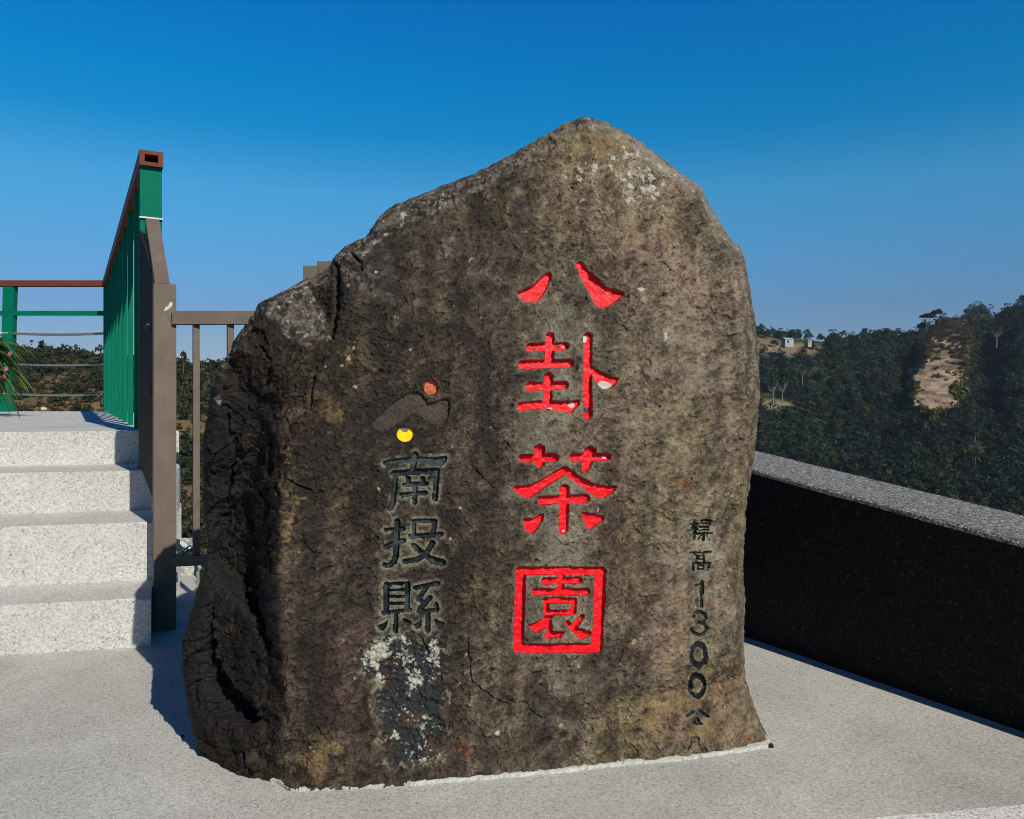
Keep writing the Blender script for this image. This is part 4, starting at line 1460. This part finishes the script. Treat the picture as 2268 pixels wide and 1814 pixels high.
# individual trees that stand out
def tree(name, px, py, Y, hgt, rad, tintc, label, seed, bare=False, group=None, pale=False, leaf=.16, n=260, rz=.8):
    a_ = (px - CX) / FPX
    z_ = EYE - (py - HZ) / FPX * Y          # foot as seen in the picture
    o = empty(name, (a_ * Y, Y, z_))
    rn_ = random.Random(seed)
    bm = bmesh.new()
    fork = hgt * (.55 if not bare else .4)
    tube(bm, [(o.location.x, Y, z_ - 1.5), (o.location.x + rn_.uniform(-.2, .2), Y, z_ + fork * .5), (o.location.x + rn_.uniform(-.2, .2), Y, z_ + fork)], [hgt * .035, hgt * .026, hgt * .02], 6)
    nl = 9 if bare else 5
    for i in range(nl):
        an = i * 2.4 + rn_.random()
        t0 = fork * rn_.uniform(.6, 1)
        l_ = rad * rn_.uniform(.6, 1.0)
        p0 = Vector((o.location.x, Y, z_ + t0))
        p2 = p0 + Vector((math.cos(an) * l_, math.sin(an) * l_, (hgt - t0) * rn_.uniform(.55, .95)))
        pm = p0.lerp(p2, .5) + Vector((0, 0, -.08 * hgt))
        tube(bm, [p0, pm, p2], [hgt * .016, hgt * .011, hgt * .005], 5)
    obj('trunk', bm, M_PALEBARK if pale else M_BARK, o)
    v, sh = crown(int(n * (.35 if bare else 1)), 9, rad, rad * rz, leaf * rad, seed)
    v = v + np.array([o.location.x, Y, z_ + hgt - rad * rz * .6])
    npmesh('crown', v, np.arange(len(v)).reshape(-1, 4), M_LEAF, o, np.clip(sh[:, None] * np.array(tintc)[None, :], .002, .6))
    group = group or {'skyline_tree': 'small trees along the left ridge', 'umbrella_tree': 'flat-topped trees above the cliff', 'yellow_green_tree': 'yellow-green trees at the cliff foot',
                      'bare_tree': 'bare pale trees on the far hillside'}.get(name)
    return tag(o, label, 'tree', group)


dk = (.020, .030, .016)
tree('skyline_tree', 69, 772, 172, 1.9, .55, dk, 'tiny lollipop tree alone on the left ridge, nearest the flowering plant', 1, n=160)
tree('skyline_tree', 94, 779, 172, 2.2, 1.25, dk, 'round dark bush-like tree on the left ridge, right of the tiny lollipop tree', 2)
tree('skyline_tree', 143, 781, 172, 1.9, .85, dk, 'small sparse tree on the left ridge midway between the two railing posts', 3, n=120)
tree('skyline_tree', 168, 782, 172, 1.8, .8, dk, 'small dark tree on the left ridge, second before the green railing', 4, n=120)
tree('skyline_tree', 222, 790, 172, 2.3, 1.2, dk, 'spreading tree on the left ridge touching the green railing', 5, n=150)
tree('pointed_tree', 406, 812, 165, 3.2, .95, (.022, .034, .018), 'pointed dark tree on the ridge between brown post and first baluster', 6, rz=1.8)
tree('umbrella_tree', 2052, 735, 405, 9, 4.6, (.018, .028, .018), 'flat-topped umbrella tree on the far ridge above the cliff', 7, rz=.35, n=340)
tree('umbrella_tree', 2078, 718, 410, 7, 4.0, (.018, .028, .018), 'smaller flat-topped tree on the ridge just right of the umbrella tree', 8, rz=.4, n=300)
tree('yellow_green_tree', 2122, 892, 275, 6, 4.2, (.12, .12, .02), 'rounded yellow-green tree at the foot of the tan cliff, right side', 9, n=420)
tree('yellow_green_tree', 2050, 940, 270, 6, 4.4, (.11, .10, .02), 'drooping yellow-green tree below the cliff, left of its foot', 10, n=420)
tree('pale_green_tree', 2160, 1022, 240, 4.2, 3.3, (.085, .10, .03), 'pale green flat-crowned tree low on the right hillside', 11, rz=.5, n=340)
tree('bare_tree', 1712, 888, 255, 7.5, 2.6, (.05, .05, .03), 'tall bare tree with pale trunk right of the boulder edge, left of its twin', 12, bare=True, pale=True)
tree('bare_tree', 1733, 884, 262, 7.0, 2.4, (.05, .05, .03), 'bare pale-trunked tree on the hillside, right twin of the pair', 13, bare=True, pale=True)
tree('bare_tree', 1778, 845, 300, 6.0, 2.4, (.05, .055, .035), 'pale leafless tree in mid hillside below the sheds', 14, bare=True, pale=True)
tree('bare_tree', 2207, 762, 330, 8, 3.0, (.04, .05, .03), 'whitish bare tree high on the slope right of the cliff', 15, bare=True, pale=True)
tree('bare_tree', 2160, 968, 250, 3.5, 2.4, (.04, .05, .03), 'low sprawling whitish bare tree above the pale green tree', 16, bare=True, pale=True)


# sheds on the terrace
def shed(name, px, py, Y, w, d, h, wallm, roofm, label, rz=.3):
    p = at(px, py, Y)
    o = empty(name, p)
    Rm = Matrix.Translation(p) @ Matrix.Rotation(rz, 4, 'Z')
    bm = bmesh.new()
    prism(bm, [(-w / 2, -d / 2), (w / 2, -d / 2), (w / 2, d / 2), (-w / 2, d / 2)], -2, h)
    bm.transform(Rm)
    obj('wall', bm, wallm, o)
    bm = bmesh.new()
    for sgn in (-1, 1):
        vs = [Vector((-w * .55, sgn * d * .6, h + .02)), Vector((w * .55, sgn * d * .6, h + .02)), Vector((w * .55, 0, h + d * .28)), Vector((-w * .55, 0, h + d * .28))]
        q0 = [bm.verts.new(v) for v in vs]
        q1 = [bm.verts.new(v + Vector((0, 0, .12))) for v in vs]
        bm.faces.new(q0)
        bm.faces.new(q1[::-1])
        for k in range(4):
            bm.faces.new((q0[k], q0[(k + 1) % 4], q1[(k + 1) % 4], q1[k]))
    bm.transform(Rm)
    obj('roof', bm, roofm, o)
    bm = bmesh.new()
    beam(bm, (-w * .15, -d / 2 - .03, h * .1), (-w * .15, -d / 2 - .03, h * .75), w * .18, .05, up=(0, 1, 0))
    bm.transform(Rm)
    obj('door', bm, M_DARKSTEEL, o)
    return tag(o, label, 'shed', 'sheds on the far terrace')


shed('shed', 1744, 761, 385, 5.0, 3.2, 1.9, M_SHED, M_TEAL, 'long pale shed with greenish roof on the far terrace')
shed('shed', 1792, 760, 385, 1.8, 1.7, 1.5, M_SHED, M_BROWN, 'tiny pale hut on the far terrace, right of the long shed', .1)

# ------------------------------------------------------------------ flowering plant at the left edge
PL = at(-38, 905, 5.4)
PLANT = empty('flowering_plant', (PL.x, PL.y, LZ))
tag(PLANT, 'leafy plant with long arching blades and pink flowers at the left edge', 'plant')
rn = random.Random(21)
LV, LF, LC = [], [], []
for i in range(120):
    an = rn.uniform(-1.9, 1.9)
    ln = rn.uniform(.18, .38)
    base = Vector((PL.x + rn.uniform(-.06, .06), PL.y + rn.uniform(-.06, .06), LZ + rn.uniform(.30, .56)))
    d_ = Vector((math.cos(an), math.sin(an) * .8, 0))
    el = rn.uniform(-.2, 1.0)
    w_ = rn.uniform(.010, .020)
    s_ = Vector((-d_.y, d_.x, .3 * rn.uniform(-1, 1))).normalized()
    g_ = rn.uniform(.6, 1.3)
    cl = (np.array([.16, .22, .05]) if rn.random() < .6 else np.array([.06, .11, .03])) * g_
    pv_ = None
    for k in range(7):
        t = k / 6
        p = base + d_ * (ln * t) + Vector((0, 0, ln * (el * t - 1.1 * t * t)))
        ww = w_ * math.sin(math.pi * (.12 + .88 * t) ** .8) + .0008
        LV += [p - s_ * ww, p + Vector((0, 0, -.25 * ww)), p + s_ * ww]
        LC += [cl] * 3
        n0 = len(LV) - 3
        if k:
            LF += [(n0 - 3, n0 - 2, n0 + 1, n0), (n0 - 2, n0 - 1, n0 + 2, n0 + 1)]
npmesh('leaves', np.array([tuple(v) for v in LV]), np.array(LF), M_LEAF, PLANT, np.array(LC), smooth=True)
M_PINK = painted('pink_petal', (.55, .13, .20), .6, .3, 60)
for (px, py) in ((22, 783), (14, 817), (8, 834), (-14, 800)):
    c = at(px, py, 5.28)
    bm = bmesh.new()
    for k in range(6):
        an = k * 1.047 + rn.random() * .4
        d1 = Vector((math.cos(an), -.35, math.sin(an))).normalized()
        s1 = d1.cross(Vector((0, 1, 0))).normalized()
        l_ = rn.uniform(.016, .024)
        q = [c, c + d1 * l_ * .6 + s1 * l_ * .32, c + d1 * l_ + Vector((0, .006, 0)), c + d1 * l_ * .6 - s1 * l_ * .32]
        bm.faces.new([bm.verts.new(v) for v in q])
    obj('flower', bm, M_PINK, PLANT)
bm = bmesh.new()
for k in range(5):
    tube(bm, [(PL.x + .02 * k - .05, PL.y, LZ), (PL.x + .02 * k - .04, PL.y + .02, LZ + .2), (PL.x + .03 * k - .06, PL.y, LZ + .55)], .006, 5)
obj('stem', bm, M_LEAF.copy() if False else mat('stem_green', (.05, .07, .02), .8)[0], PLANT)

# ------------------------------------------------------------------ rubble beyond the fence and small litter
chunk('stone_block', at(417, 1259, 3.62), (.085, .08, .040), M_STEP, 1, 'pale rectangular stone offcut just under the fence bottom rail', 'stone block', -.05)
chunk('stone_chunk', at(408, 1202, 3.05), (.05, .05, .03), M_STEP, 2, 'small white rubble chunk leaning behind the greenish glass sheet', 'stone')
chunk('litter_scrap', at(97, 905, 6.45), (.035, .025, .016), M_WHITE, 4, 'tiny white scrap lying at the back edge of the landing', 'litter')
chunk('pebble', at(404, 1632, G0(404, 1632)) + Vector((0, 0, .002)), (.006, .006, .004), M_DARKSTEEL, 5, 'tiny dark pebble on the pavement left of the boulder', 'pebble', 0.0, 'loose pebbles on the pavement')
chunk('pebble', at(1707, 1655, G0(1707, 1655)) + Vector((0, 0, .003)), (.010, .009, .009), M_DARKSTEEL, 6, 'tiny dark pebble at the right foot of the boulder', 'pebble', 0.0, 'loose pebbles on the pavement')
bm = bmesh.new()
g0 = [at(386, 1196, 3.02), at(398, 1206, 3.0), at(412, 1222, 2.95), at(386, 1234, 2.95)]
vs = [bm.verts.new(p) for p in g0]
f = bm.faces.new(vs)
r_ = bmesh.ops.extrude_face_region(bm, geom=[f])
bmesh.ops.translate(bm, verts=[v for v in r_['geom'] if isinstance(v, bmesh.types.BMVert)], vec=(0, .006, 0))
tag(obj('glass_sheet', bm, M_TEAL), 'tilted greenish glass sheet leaning beyond the fence behind the brown post', 'glass')
bm = bmesh.new()
tube(bm, [at(380, 1238, 2.92), at(424, 1212, 2.92)], .010, 10)
tag(obj('metal_tube', bm, M_CHROME, smooth=True), 'short bright metal tube propped beyond the fence above its bottom rail', 'tube')

# thin mountain air between the terrace and the far slopes
bm = bmesh.new()
prism(bm, [(-2160, -510), (2160, -510), (2160, 1260), (-2160, 1260)], -131.6, 90)
mh = bpy.data.materials.new('air')
mh.use_nodes = True
mh.node_tree.nodes.clear()
vo = mh.node_tree.nodes.new('ShaderNodeOutputMaterial')
pvn = mh.node_tree.nodes.new('ShaderNodeVolumePrincipled')
pvn.inputs['Color'].default_value = (.62, .78, 1.0, 1)
pvn.inputs['Density'].default_value = .00012
pvn.inputs['Anisotropy'].default_value = .2
mh.node_tree.links.new(pvn.outputs[0], vo.inputs['Volume'])
tag(obj('haze', bm, mh), kind='stuff')
